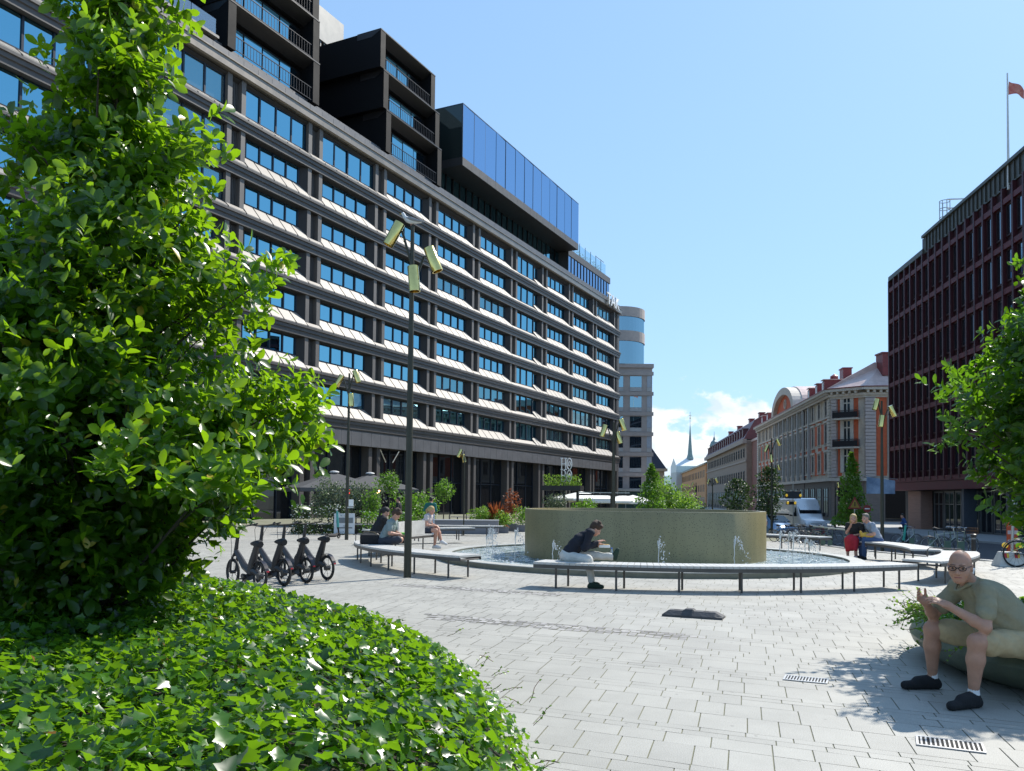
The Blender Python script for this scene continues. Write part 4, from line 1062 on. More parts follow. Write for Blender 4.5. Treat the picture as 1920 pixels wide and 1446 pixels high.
def ivy(name,n,reg,seed,smin,smax,lift=.10,label=None):
    rg=np.random.default_rng(seed); X=rg.uniform(reg[0],reg[1],n); Y=rg.uniform(reg[2],reg[3],n); d=pdist(X,Y); m=d>-.03+.0*X; X,Y,d=X[m],Y[m],d[m]; n=len(X)
    dens=rg.random(n)<np.clip(7.0/(Y+.5),.35,1)*1.0; X,Y,d=X[dens],Y[dens],d[dens]; n=len(X)
    Z=ivh(X,Y)+rg.random(n)*lift-.04
    Z=np.where(d<.05,rg.uniform(.02,.3,n),Z)
    e_=.03; gx_=(ivh(X+e_,Y)-ivh(X-e_,Y))/(2*e_); gy_=(ivh(X,Y+e_)-ivh(X,Y-e_))/(2*e_)
    Nn=np.column_stack([-gx_,-gy_,np.ones(n)]); Nn/=np.linalg.norm(Nn,axis=1,keepdims=True)
    Nn+=rg.normal(size=(n,3))*.55+np.array([.15,.1,.0])
    D=rg.normal(size=(n,3)); D[:,2]*=.4; D[:,2]-=.25
    # leaf plane is spanned by D, so make D perpendicular to the wanted normal
    Nn/=np.linalg.norm(Nn,axis=1,keepdims=True); D-=Nn*np.sum(D*Nn,1,keepdims=True)
    S=rg.uniform(smin,smax,n)*np.clip(.55+d*1.2,.55,1)*rg.choice([.7,1,1.25],n)
    rv=np.clip(rg.random(n)*.72+.25*(d<.35)+.0,0,.96); rv[rg.random(n)<.006]=1
    return leaves(name,np.column_stack([X,Y,Z]),D,Nn,S,TIV,IVY,None,rv)
o=ivy('ivy',90000,(-8,.45,.9,10.4),3,.048,.098,.19); tag(o,'glossy dark and light green ivy covering the raised bed in the foreground','ivy',kind='stuff')
# tendrils along the edge
rg=np.random.default_rng(4); tm=MB(); P=[];D=[];U=[];S=[]
def tendril(p,dirv,n=7,step=.045,ls=.03):
    p=np.array(p,float); d=np.array(dirv,float); pts=[p.copy()]
    for i in range(n):
        d+=rg.normal(size=3)*.25; d/=np.linalg.norm(d); p=p+d*step; p[2]=max(p[2],.03); pts.append(p.copy())
        if rg.random()<.85:
            P.append(p.copy()); D.append(d+rg.normal(size=3)*.9); U.append(np.array([0,0,1])+rg.normal(size=3)*.5); S.append(ls*(1.3-.6*i/n)*rg.uniform(.8,1.5))
    tm.path(pts,.0022,4)
for i in range(len(poly)):
    a=PA[i]; b=PB[i]
    if b[0]<-5 or (a[1]<2 and b[1]<2): continue
    L=np.hypot(*(b-a)); nrm=np.array([(b-a)[1],-(b-a)[0]])/L
    for j in range(int(L*7)):
        t=rg.random(); q=a+(b-a)*t-nrm*.08*rg.random(); z=rg.uniform(.1,.48)
        tendril((q[0],q[1],z),(nrm[0]*.7,nrm[1]*.7,rg.uniform(.0,.7)),n=rg.integers(2,6),step=.03,ls=.022)
tl=empty('ivy_tendrils',(0,0,0),0,'thin ivy runners with small pale leaves trailing off the bed edge onto the paving','ivy')
tm.build('stems',mat('ivy stem',(.12,.06,.03),.7,0,.2),tl)['kind']='stuff'; leaves('small_leaves',P,D,U,S,TIV,leafmat('young ivy leaf',(.10,.22,.02),(.16,.30,.03),(.30,.52,.04),.4,.35,.4),tl)
# ------------------------------------------------------------------ right pebble planter
PC=(5.95,7.6); PRX,PRY=2.0,2.3
e=empty('pebble_planter',(PC[0],PC[1],0),R(0),'smooth green grey pebble shaped planter the bald man sits on','planter')
m=MB(); pr=[(.80,0),(.86,.03),(.93,.10),(.985,.2),(1.0,.28),(.985,.35),(.955,.395),(.92,.405),(.86,.40),(.82,.36),(.80,.30),(0,.30)]
vs=[];fs=[];n=96
for r_,z in pr:
    for i in range(n):
        t_=2*math.pi*i/n; bump_=1+.03*math.sin(2*t_+.8)+.015*math.sin(3*t_)
        zz=z*(1+.06*math.sin(t_+1)); vs.append((PRX*r_*bump_*math.cos(t_),PRY*r_*bump_*math.sin(t_),zz))
for j in range(len(pr)-1):
    for i in range(n): fs.append((j*n+i,j*n+(i+1)%n,(j+1)*n+(i+1)%n,(j+1)*n+i))
m.add(vs,fs); m.build('bowl',mat('green grey glazed concrete',(.10,.125,.085),.34,0,.22,1.6,c2=(.16,.18,.125),bump=.15,bscale=60),e,True)
m=MB(); m.lathe([(.83,.33),(.5,.4),(0,.42)],n=40,sx=PRX,sy=PRY); m.build('soil',MATS['dark soil'],e)
n=6500; rg=np.random.default_rng(8); a=rg.random(n)*6.283; q=np.sqrt(rg.random(n))*.93
X=PC[0]+PRX*q*np.cos(a); Y=PC[1]+PRY*q*np.sin(a)
edge=(q>.8); Z=.38+.12*rg.random(n)+.06*(1-q)
D=rg.normal(size=(n,3)); Nn=np.column_stack([np.zeros(n),np.zeros(n),np.ones(n)])+rg.normal(size=(n,3))*.45; D-=Nn*np.sum(D*Nn,1,keepdims=True)/np.sum(Nn*Nn,1,keepdims=True)
m_=~((X<4.75)&(Y<7.6)); X,Y,Z,D,Nn=X[m_],Y[m_],Z[m_],D[m_],Nn[m_]
o=leaves('ivy',np.column_stack([X,Y,Z]),D,Nn,rg.uniform(.05,.09,len(X)),TIV,IVY); tag(o,'ivy spilling over the far rim of the pebble planter','ivy',kind='stuff')
tm=MB(); P=[];D=[];U=[];S=[]
for i in range(70):
    a=R(rg.uniform(125,190)); tendril((PC[0]+PRX*.93*math.cos(a),PC[1]+PRY*.93*math.sin(a),.44),(math.cos(a)*1.1,math.sin(a)*.9,rg.uniform(-.3,.4)),n=rg.integers(5,11),ls=.045)
tl=empty('ivy_tendrils',(0,0,0),0,'ivy shoots hanging over the left lip of the pebble planter beside the seated man','ivy')
tm.build('stems',MATS['ivy stem'],tl)['kind']='stuff'; leaves('small_leaves',P,D,U,S,TIV,MATS['young ivy leaf'],tl)
# second long planter rim seen behind the man
# ------------------------------------------------------------------ small shrubs and trees
def blob(name,label,c,r,n,ls,mt,group=None,cat='shrub',trunk=None,pot=None,seed=1,shape='ball',flowers=0,spiky=False):
    rg=np.random.default_rng(seed); e=empty(name,(c[0],c[1],gz(c[0],c[1]) if len(c)<3 else c[2]),0,label,cat,group)
    z0=trunk[0] if trunk else (pot[1] if pot else 0)
    v=unit(n); q=(rg.random(n)**.45)[:,None]
    lob=1+.16*np.sin(v[:,0]*5+seed)+.14*np.sin(v[:,1]*6+v[:,2]*4)
    Pn=v*q*lob[:,None]*np.array(r)
    if shape=='cone':
        t=rg.random(n)**1.5; a=rg.random(n)*6.283; rr=(1-t)**.75*(rg.random(n)**.4)*(1+.22*np.sin(a*3+t*11)+.12*np.sin(t*31)); Pn=np.column_stack([rr*np.cos(a)*r[0],rr*np.sin(a)*r[1],(t*2-1)*r[2]])
    if shape=='box': Pn=rg.uniform(-1,1,(n,3)); Pn=np.sign(Pn)*np.abs(Pn)**.6*np.array(r)*(1+.08*rg.normal(size=(n,1)))
    if shape=='col':
        t=rg.random(n); a=rg.random(n)*6.283; rr=(np.sin(np.clip(t*.86+.10,0,1)*math.pi)**.6)*(rg.random(n)**.4)*(1+.25*np.sin(a*2+t*17)); Pn=np.column_stack([rr*np.cos(a)*r[0],rr*np.sin(a)*r[1],(t*2-1)*r[2]])
    Pn[:,2]+=z0+r[2]
    out_=Pn-np.array([0,0,z0+r[2]]); out_/=np.linalg.norm(out_,axis=1,keepdims=True)+1e-6
    D=out_*.6+unit(n)*.9
    if spiky: D=out_*1.5+np.array([0,0,.6])+unit(n)*.3; Pn=Pn*.25+np.array([0,0,z0])
    leaves('foliage',Pn,D,unit(n)+out_+np.array([0,0,.4]),ls*(.6+rg.random(n)*.8),tpl_simple(.12) if spiky else TS,mt,e)
    if flowers:
        k=rg.integers(0,n,flowers); f=MB()
        for i in k:
            p=Pn[i]; p=p+out_[i]*.05; s=ls*.3; f.sphere(p,(s,s,s*.7),5,3)
        f.build('flowers',FLW,e)['kind']='stuff'
    if trunk:
        t_=MB(); t_.tube((0,0,0),(0,0,z0+r[2]*.8),trunk[1],trunk[1]*.5,7)
        for i in range(5):
            a=i*1.3; t_.tube((0,0,z0+r[2]*.3),(r[0]*.5*math.cos(a),r[1]*.5*math.sin(a),z0+r[2]*(.9+.1*i)),trunk[1]*.5,.008,5)
        t_.build('trunk',BARK,e,True)
    if pot:
        p=MB(); p.box(-pot[0],pot[0],-pot[0],pot[0],0,pot[1]); p.build('pot',mat('grey plant box',(.16,.16,.17),.6,0,.1),e,bevel=.01)
    return e
def wpx(px,Y): return at(px,940,Y).x
def hpx(py,px,Y): return at(px,py,Y).z
# terrace in front of the hotel
blob('flowering_hedge','hedge with white blossom in a dark trough behind the teal scooter',(wpx(600,37),37),(1.15,.4,.62),2600,.11,SHD,seed=2,shape='box',flowers=260,cat='hedge',pot=None)
blob('flowering_hedge','second white flowered hedge behind the man in grey',(wpx(727,37.5),37.5),(1.1,.35,.5),1500,.11,SHR,seed=12,shape='box',flowers=110,cat='hedge')
G='potted trees and shrubs on the hotel terrace'
blob('olive_tree','silvery olive tree on the terrace left of the second lamp post',(wpx(617,40),40),(1.0,.8,.95),1700,.13,SHG,G,'tree',(.7,.04),(.3,.45),3,flowers=0)
blob('olive_tree','silvery olive tree on the terrace right of the second lamp post',(wpx(678,40),40),(1.0,.8,.85),1700,.13,SHG,G,'tree',(.75,.04),(.3,.45),4)
blob('bay_tree','green rounded tree beside the grey parasol edge',(wpx(699,39),39),(.45,.4,.75),800,.11,SHR,G,'tree',(.6,.03),(.25,.4),6)
blob('bay_tree','round green tree standing higher behind the grey parasol',(wpx(730,47),47),(.75,.6,.65),900,.13,SHR,G,'tree',(1.9,.04),(.3,.5),7)
blob('ball_tree','ball shaped tree on a thin stem beside the shopfront',(wpx(832,47),47),(.62,.6,.62),900,.12,SHR,G,'tree',(1.55,.04),(.3,.5),8)
blob('bamboo','loose green bamboo bush in front of the hotel left of the woman in white',(wpx(765,41),41),(1.0,.6,.85),1500,.14,SHR,G,'shrub',(.25,.04),(.35,.4),10)
blob('bamboo','taller bamboo bush behind the person in the green top',(wpx(792,43),43),(.8,.6,.9),1200,.14,SHR,G,'shrub',(.3,.04),(.35,.4),11)
blob('topiary','clipped bright green box ball on the terrace wall',(wpx(902,41),41),(.55,.5,.42),1200,.09,SHL,G,'shrub',None,(.3,.45),13)
blob('cordyline','spiky red leaved plant beside the box ball',(wpx(930,41.5),41.5),(1.0,.9,.8),160,.6,SHR_RED,G,'plant',None,(.25,.4),14,spiky=True)
blob('yellow_shrub','yellow green shrub low beside the red spiky plant',(wpx(943,41),41),(.55,.5,.38),800,.1,SHL,G,'shrub',None,(.3,.3),15)
blob('copper_maple','tall thin copper leaved maple by the pier',(wpx(960,44),44),(.45,.4,.85),500,.13,SHR_RED,G,'tree',(.5,.03),(.3,.4),16)
blob('small_shrub','mid green shrub at the edge of the drum',(wpx(978,43),43),(.5,.5,.5),700,.1,SHR,G,'shrub',None,(.3,.35),17)
blob('grey_shrub','grey green bushy shrub under the sign structure',(wpx(1042,58),58),(.85,.7,.75),900,.14,SHG,G,'shrub',None,(.35,.7),18)
blob('palm_shrub','bright feathery shrub right of the sign structure',(wpx(1098,56),56),(.9,.8,.65),900,.16,SHR,G,'shrub',None,(.35,.6),19)
blob('small_shrub','low yellow green shrub beside the feathery shrub',(wpx(1113,56.5),56.5),(.5,.5,.45),500,.12,SHL,G,'shrub',None,(.3,.5),20)
# street and plaza trees
G2='trees beyond the fountain'
def zc_(px,Y): return gz(wpx(px,Y),Y)
blob('cypress_tree','dark cone shaped tree left of the wide bushes behind the drum',(wpx(1222,44),44),(1.15,1.0,1.75),3400,.15,SHR,G2,'tree',(.35,.06),None,21,'cone')
blob('broad_bush','broad mid green bush behind the drum right of the cone tree',(wpx(1252,47),47),(1.35,1,1.45),3400,.16,SHL,G2,'tree',(.4,.05),None,22)
blob('broad_bush','bright sunlit bush nearest the orange house',(wpx(1284,45),45),(.85,.8,1.15),2000,.15,SHL,G2,'tree',(.35,.05),None,23)
blob('linden_tree','young bright green pyramid tree in front of the cream corner house',(wpx(1597,50),50),(1.05,.9,2.15),3400,.17,SHL,G2,'tree',(1.0,.06),None,24,'cone')
blob('linden_tree','dark young tree behind the third street lamp over the blue car',(wpx(1441,58),58),(.95,.8,1.6),1800,.18,SHD,G2,'tree',(1.6,.06),None,25,'col')
blob('linden_tree','dark young tree in front of the brown house',(wpx(1382,66),66),(1.2,1.0,1.6),1800,.2,SHD,G2,'tree',(1.0,.06),None,26,'col')
blob('broad_bush','small dark bush between the orange and brown houses',(wpx(1322,60),60),(.7,.7,.8),700,.18,SHD,G2,'tree',(.4,.05),None,27)
# ------------------------------------------------------------------ street lamps
def lamp(px,Y,topy,label,heads,w=.065,base_y=None,bands=True,scale=1.0,z0=None):
    """heads: list of (dz below top, arm dx, arm dy, tilt_deg, az_deg)"""
    x=wpx(px,Y); g=gz(x,Y) if z0 is None else z0; h=hpx(topy,px,Y)-g
    e=empty('street_lamp',(x,Y,g),0,label,'street lamp','brass headed street lamps')
    MB().path([(0,0,0),(0,0,h*.5),(0,0,h)],[w*scale,w*.82*scale,w*.5*scale],12).build('pole',LAMPP,e,True)
    for dz,dx,dy,tilt,az in heads:
        L=.50*scale; r=.11*scale
        p0=Vector((0,0,h-dz-.62*scale)); p1=Vector((dx*.55,dy*.55,h-dz+.06*scale)); p2=Vector((dx*.8,dy*.8,h-dz+.07*scale))
        arm=MB().path([p0,p1,p2],[.028*scale]*3,6).build('arm',LAMPP,e,True)
        hd=MB(); n=20
        M4=Matrix.Translation((dx,dy,h-dz))@Matrix.Rotation(R(az),4,'Z')@Matrix.Rotation(R(tilt),4,'Y')
        hd.x=M4; hd.lathe([(0,L*.5),(r*.97,L*.5),(r,L*.49),(r,-L*.5),(r*.86,-L*.5),(r*.8,-L*.3),(0,-L*.28)],n=n)
        ho=hd.build('lamp_head',BRASS,e,True)
        lens=MB(); lens.x=M4; lens.lathe([(0,-L*.26),(r*.78,-L*.3)],n=n); lens.build('lens',mat('amber reflector',(.45,.22,.05),.25,.6,0),ho)
    return e
s1=1.0
lamp(766,16.2,424,'tall nearest lamp post with three brass heads and a gull on top',
     [(.18,-.36,-.05,28,0),(.68,.42,-.05,-22,0),(1.12,.07,-.25,-6,-20)],.075)
lamp(651,31.8,700,'brass headed lamp post second from the left with a notice sheet on it',[(.30,-.38,-.05,28,0),(.12,.28,.0,-18,0),(1.05,.12,-.2,-4,0)],.075,scale=.97)
lamp(870,37.6,846,'short thin lamp post in front of the hotel shopfront left of the drum',[(.10,-.22,-.05,22,0),(.32,-.05,.1,-16,0)],.045,scale=.75)
lamp(1150,34,792,'lamp post rising behind the drum beside the beige block',[(.35,-.42,-.05,16,0),(.10,.36,-.05,-20,0),(.62,.22,.1,-18,0)],.095,scale=1.0)
lamp(1654,34,752,'lamp post behind the seated couple before the oxblood office',[(.15,-.26,-.05,16,0),(.42,.42,-.05,-24,0),(.85,-.1,-.2,8,0)],.08,scale=.95)
lamp(1447,55,822,'lamp post in front of the cream corner house left edge',[(.25,.45,0,-24,0),(.68,-.35,0,26,0),(1.35,-.08,-.2,-4,0)],.085,scale=1.0)
lamp(1336,80,897,'distant lamp post before the brown house',[(.2,.4,0,-28,0),(.3,-.4,0,20,0)],.08)
lamp(1305,95,905,'far lamp post before the orange house',[(.2,-.4,0,20,0)],.08)
lamp(1454,72,872,'thin dark lamp post beside the left corner of the cream house',[(.2,.3,0,-18,0)],.07)
lamp(1566,74,905,'small lamp post left of the young pyramid tree',[(.2,.3,0,-8,0),(.9,.2,0,0,0)],.07)
# gull
p=at(771,424,16.2); g=empty('gull',(p.x,16.2,p.z),R(180),'grey and white gull standing on top of the tallest lamp post','gull')
def skin_tubes(mb,pts,rs,n=10): mb.path(pts,rs,n)
m=MB(); skin_tubes(m,[(-.20,0,.075),(-.12,0,.085),(0,0,.10),(.08,0,.13),(.13,0,.18),(.155,0,.225),(.17,0,.245),(.195,0,.245)],[.012,.035,.062,.058,.036,.034,.036,.012],12); m.build('body',mat('white plumage',(.72,.72,.72),.7,0,.06),g,True)
m=MB(); 
for s in (-1,1): skin_tubes(m,[(.09,s*.05,.15),(0,s*.062,.13),(-.12,s*.045,.10),(-.27,s*.015,.085)],[.012,.034,.028,.004],8)
m.build('wing',mat('grey plumage',(.25,.26,.28),.7),g,True)
MB().tube((.19,0,.243),(.24,0,.232),.010,.003,6).build('beak',mat('yellow beak',(.6,.4,.05),.5),g)
m=MB(); 
for s in (-1,1): m.tube((0,s*.02,.06),(.005,s*.02,0),.005,n=5)
m.build('legs',mat('pink legs',(.5,.25,.2),.6),g)
# ------------------------------------------------------------------ e-bikes
TY=mat('tyre rubber',(.014,.014,.015),.75); EB=mat('graphite e-bike paint',(.035,.034,.036),.38,.2,.1); RIM=mat('dark rim',(.05,.05,.05),.4,.5)
REDL=mat('red tail light',(.5,.02,.03),.25,0,0); CHR=mat('chrome',(.6,.6,.6),.2,1,0)
def wheel(parent,c,r,tyre=.022,spokes=14,rim=RIM,name='wheel',hub=.03):
    """upright wheel in the local xz plane"""
    w_=MB(); pts=[(c[0]+r*math.cos(a),c[1],c[2]+r*math.sin(a)) for a in [2*math.pi*i/28 for i in range(28)]]
    w_.path(pts,tyre,7,closed=True); o=w_.build(name,TY,parent,True)
    s=MB(); rr=r-tyre; s.path([(c[0]+rr*math.cos(a),c[1],c[2]+rr*math.sin(a)) for a in [2*math.pi*i/28 for i in range(28)]],.011,5,closed=True)
    for i in range(spokes):
        a=2*math.pi*i/spokes; s.tube((c[0],c[1]+(.02 if i%2 else -.02),c[2]),(c[0]+rr*math.cos(a),c[1],c[2]+rr*math.sin(a)),.0022 if r>.27 else .004,n=4,caps=False)
    s.tube((c[0],c[1]-.045,c[2]),(c[0],c[1]+.045,c[2]),hub,n=10); s.build('rim',rim,o,True); return o
def ebike(loc,rz,label):
    e=empty('electric_bike',loc,rz,label,'electric bike','black electric bikes parked in a row')
    wheel(e,(0,0,.235),.212,.026,7,hub=.055); wheel(e,(.98,0,.235),.212,.026,7)
    f=MB(); # one body: deck tube, seat column, head tube
    f.path([(.0,0,.235),(.16,0,.30),(.34,0,.30),(.55,0,.36),(.86,0,.60)],[.03,.055,.075,.06,.045],8)
    f.path([(.30,0,.26),(.27,0,.42),(.18,0,.62),(.13,0,.735)],[.085,.075,.058,.05],8)
    f.path([(.98,.05,.235),(.95,.055,.42),(.885,.03,.56)],.022,6); f.path([(.98,-.05,.235),(.95,-.055,.42),(.885,-.03,.56)],.022,6)
    f.path([(.90,0,.52),(.84,0,.80),(.80,0,1.02)],[.04,.032,.025],8)
    f.path([(.34,0,.2),(.5,0,.16),(.62,0,.2)],[.06,.07,.04],7)
    f.build('frame',EB,e,True)
    s=MB(); s.path([(.0,0,.755),(.05,0,.765),(.16,0,.765),(.27,0,.76),(.33,0,.755)],[.055,.07,.055,.035,.02],9)
    o=s.build('saddle',BLACK,e,True); o.scale=(1,1,1)
    h=MB(); h.path([(.66,.28,1.08),(.76,.26,1.06),(.80,.1,1.03),(.80,-.1,1.03),(.76,-.26,1.06),(.66,-.28,1.08)],.014,6); h.build('handlebar',BLACK,e,True)
    h=MB(); h.path([(.78,.12,1.05),(.90,.1,.95),(.93,.06,.7),(.95,.05,.4)],.004,4).path([(.78,-.12,1.05),(.93,-.1,.9),(.95,-.06,.7)],.004,4); h.build('cable',BLACK,e)
    g=MB(); n=10
    vs=[];fs=[]
    for i in range(n+1):
        a=R(40+120*i/n)
        for y in (-.035,.035): vs.append((.255*math.cos(a),y,.235+.255*math.sin(a)))
        for y in (.035,-.035): vs.append((.262*math.cos(a),y,.235+.262*math.sin(a)))
    for i in range(n):
        for q in range(4): fs.append((i*4+q,i*4+(q+1)%4,(i+1)*4+(q+1)%4,(i+1)*4+q))
    g.add(vs,fs); g.build('mudguard',mat('purple black mudguard',(.02,.015,.02),.3),e)
    MB().box(-.275,-.25,-.02,.02,.31,.335).build('tail_light',REDL,e,bevel=.005)
    MB().path([(.45,.04,.2),(.40,.17,.02)],.01,5).build('kickstand',RIM,e)
    m=MB(); m.tube((.42,-.1,.2),(.42,.1,.2),.035,n=10).box(.40,.44,.10,.19,.155,.175).box(.40,.44,-.19,-.10,.225,.245); m.build('pedals',RIM,e)
    return e
eb=[((487,1107),'black e-bike nearest the ivy, leftmost of the row'),((532,1099.5),'black e-bike second from the left of the row'),((574,1093.8),'black e-bike third from the left of the row'),((613,1088),'black e-bike at the right end of the row')]
for (q,l) in eb:
    p=gp(*q); ebike((p.x,p.y,0),R(134.5),l)
# ------------------------------------------------------------------ ordinary bicycles
def bicycle(loc,rz,label,col_,r=.33,basket=None,group='bicycles parked at the racks',lean=0,spokes=14,step=False,rimm=None):
    e=empty('bicycle',loc,rz,label,'bicycle',group); e.rotation_euler=(lean,0,rz)
    wheel(e,(0,0,r),r-.015,.016,spokes,rimm or CHR); wheel(e,(1.04,0,r),r-.015,.016,spokes,rimm or CHR)
    f=MB(); bb=(.44,0,.29); st=(.27,0,.78); hd=(.86,0,.82); hb=(.90,0,.66)
    f.tube(bb,st,.016,n=7).tube(bb,hb,.018,n=7)
    if not step: f.tube((.30,0,.74),hd,.015,n=7)
    else: f.tube((.34,0,.5),hb,.015,n=7)
    for y in (.05,-.05): f.tube((0,y,r),(.44,y*.5,.29),.009,n=5).tube((0,y,r),(.31,y*.4,.66),.009,n=5).path([(1.04,y,r),(.98,y,.5),(.92,y*.6,.64)],.010,5)
    f.tube(hb,(.845,0,.90),.02,n=7); f.build('frame',mat('paint '+str(col_),col_,.35,.2,.06),e,True)
    s=MB(); s.tube(st,(.24,0,.9),.012,n=6); s.path([(.13,0,.94),(.18,0,.95),(.27,0,.945),(.38,0,.93)],[.05,.07,.04,.018],8); s.build('saddle',BLACK,e,True)
    h=MB(); h.tube((.845,0,.9),(.84,0,.98),.013,n=6); h.path([(.68,.27,1.0),(.8,.24,1.02),(.88,.08,.99),(.88,-.08,.99),(.8,-.24,1.02),(.68,-.27,1.0)],.012,6); h.build('handlebar',CHR,e,True)
    c=MB(); c.tube((.44,-.06,.29),(.44,.06,.29),.03,n=8).tube((.44,.07,.29),(.52,.07,.17),.01,n=5).tube((.44,-.07,.29),(.36,-.07,.41),.01,n=5).cbox((.53,.11,.165),(.09,.07,.02)).cbox((.35,-.11,.415),(.09,.07,.02)); c.build('crank',RIM,e)
    for cx in (0,1.04):
        MB().path([(cx+(r+.025)*math.cos(R(a)),0,r+(r+.025)*math.sin(R(a))) for a in range(30,175,16)],.012,5).build('mudguard',mat('bike mudguard',(.1,.1,.1),.4,.5),e)
    if basket:
        b=MB(); z0,z1=.78,1.0
        for z in (z0,.89,z1): b.path([(.98,-.17,z),(1.28,-.17,z),(1.28,.17,z),(.98,.17,z)],.008,4,closed=True)
        for i in range(6):
            for y in (-.17,.17): b.tube((.98+.06*i,y,z0),(.98+.06*i,y,z1),.004,n=4)
            b.tube((1.28,-.17+.068*i,z0),(1.28,-.17+.068*i,z1),.004,n=4)
        b.box(.98,1.28,-.17,.17,z0-.006,z0); b.build('basket',mat('basket '+basket,{'brown':(.25,.10,.03),'dark':(.03,.03,.03)}[basket],.7),e)
    return e
def gpos(px,Y): x=wpx(px,Y); return (x,Y,gz(x,Y))
bicycle(gpos(1681,38.5),R(12),'pale grey bicycle with white saddle behind the bench with the couple',(.5,.52,.5))
bicycle(gpos(1741,29.5),R(-6),'silver green city bicycle with wide handlebars beside the rack posts',(.38,.42,.36),basket=None)
bicycle(gpos(1766,31.5),R(-3),'dark bicycle with a brown front box behind the silver one',(.06,.06,.06),basket='brown')
bicycle(gpos(1905,20.3),R(-5),'dark bicycle cut off by the right edge behind the concrete base',(.03,.03,.03),rimm=RIM)
bx_=[(1452,47,R(8),(.03,.03,.03),'dark',0),(1466,46,R(-14),(.1,.1,.1),None,.1),(1478,47.2,R(20),(.06,.02,.02),'dark',0),(1489,46.2,R(-25),(.02,.03,.03),None,-.08),(1500,45.5,R(5),(.16,.16,.17),'dark',0),(1512,44.6,R(-10),(.25,.03,.03),None,.05),(1530,43,R(-5),(.03,.03,.04),None,0)]
names=['leftmost dark bicycle with basket behind the drum and the jets','black bicycle leaning beside the leftmost one','dark red bicycle with basket amid the cluster before the van','greenish black bicycle turned to the left in the cluster','grey bicycle with front basket under the van bonnet','red framed bicycle right of the cluster','black bicycle at the right end beside the green posts']
for (px,Y,rz,c_,b_,ln),nm in zip(bx_,names): bicycle(gpos(px,Y),rz,nm,c_,basket=b_,lean=ln,step=bool(b_),group='bicycles clustered before the van',spokes=10)
# green rack posts
GP=mat('sage green rack paint',(.10,.15,.10),.5,0,.12)
def rack(px,Y,label,h=.85,w=.16):
    p=gpos(px,Y); e=empty('bike_rack',p,R(-5),label,'bike rack','green bike rack posts')
    MB().box(-w/2,w/2,-.03,.03,0,h*.62).build('plate',GP,e,bevel=.01)
    MB().path([(-w/2,0,h*.6),(-w/2,0,h),(w/2,0,h),(w/2,0,h*.6)],.014,6).build('hoop',GP,e,True)
for px,Y,l in ((1709,37,'green rack post behind the bench with the couple'),(1746,32,'green rack post between the two city bicycles'),(1776,29,'green rack post by the silver bicycle fork'),(1801,27.5,'green rack post nearest the dark bollard'),(1519,43.5,'green rack post at the red bicycle'),(1543,42,'first wide green rack post left of the woman'),(1556,41,'second wide green rack post left of the woman'),(1587,38,'green rack post next to the black top')): rack(px,Y,l,w=.22)
# long green rail
p0=Vector(gpos(1525,44)); p1=Vector(gpos(1590,36)); e=empty('rack_rail',p0,0,'pale green rail running along the bicycle racks left of the couple','rail')
MB().tube((0,0,.95),tuple(p1-p0+Vector((0,0,.85))),.03,n=7).build('rail',mat('pale green rail',(.35,.4,.33),.4),e,True)
m=MB(); 
for t_ in (0.02,.98): q=(p1-p0)*t_; m.tube((q.x,q.y,q.z),(q.x,q.y,q.z+.9),.025,n=6)
m.build('post',GP,e,True)
# scooters
def scooter(px,Y,rz,label,colr):
    p=gpos(px,Y); e=empty('electric_scooter',p,rz,label,'electric scooter','standing electric scooters')
    for x in (0,.85): wheel(e,(x,0,.12),.10,.024,6)
    MB().path([(.02,0,.15),(.18,0,.14),(.62,0,.13),(.74,0,.2)],[.05,.07,.07,.04],8).build('deck',BLACK,e,True)
    MB().path([(.85,0,.12),(.83,0,.30),(.76,0,.55)],[.03,.035,.04],8).build('fork',BLACK,e,True)
    MB().path([(.785,0,.45),(.74,0,.75),(.70,0,1.08)],[.055,.05,.04],10).build('stem',mat('teal scooter stem '+str(colr),colr,.35,0,.05),e,True)
    MB().path([(.66,.25,1.14),(.69,.1,1.12),(.69,-.1,1.12),(.66,-.25,1.14)],.016,6).build('handlebar',BLACK,e,True)
    MB().cbox((.69,0,1.13),(.06,.07,.05)).build('display',mat('scooter display',(.7,.7,.7),.4),e)
scooter(614,32,R(70),'teal stemmed scooter seen from behind near the flowering hedge',(.05,.28,.27))
scooter(1733,34,R(150),'teal stemmed scooter between the parked bicycles at right',(.04,.35,.28))
# bollard
p=gp(1826,1054); e=empty('bollard',(p.x,p.y,0),0,'dark steel bollard at the edge of the road','bollard')
MB().lathe([(.055,0),(.055,.66),(.075,.67),(.075,.72),(.05,.74),(0,.745)],n=20).build('post',DARK,e,True)
MB().lathe([(.058,.60),(.058,.64)],n=20).build('band',mat('bollard band',(.25,.25,.25),.3,.6),e)
# concrete sign base with pole
p=gp(1893,1062); e=empty('concrete_base',(p.x,p.y,0),R(-8),'white tapered concrete base with red and yellow reflectors and a grey pole','sign base')
m=MB(); vs=[(-.34,-.26,0),(.34,-.26,0),(.34,.26,0),(-.34,.26,0),(-.22,-.15,.36),(.22,-.15,.36),(.22,.15,.36),(-.22,.15,.36)]
m.add(vs,[(0,3,2,1),(4,5,6,7),(0,1,5,4),(1,2,6,5),(2,3,7,6),(3,0,4,7)]); m.build('block',mat('painted concrete',(.55,.54,.50),.8,0,.15,5,bump=.2),e,bevel=.015)
for x in (-.14,.11):
    r1=MB().add([(x-.07,-.205,.22),(x+.0,-.205,.22),(x+.0,-.168,.335),(x-.07,-.168,.335)],[(0,1,2,3)]).build('reflector',mat('red reflector',(.5,.02,.02),.4,0,0),e)
    MB().add([(x+.002,-.205,.22),(x+.05,-.205,.22),(x+.05,-.168,.335),(x+.002,-.168,.335)],[(0,1,2,3)]).build('reflector',mat('yellow reflector',(.75,.5,.03),.4,0,0),e)
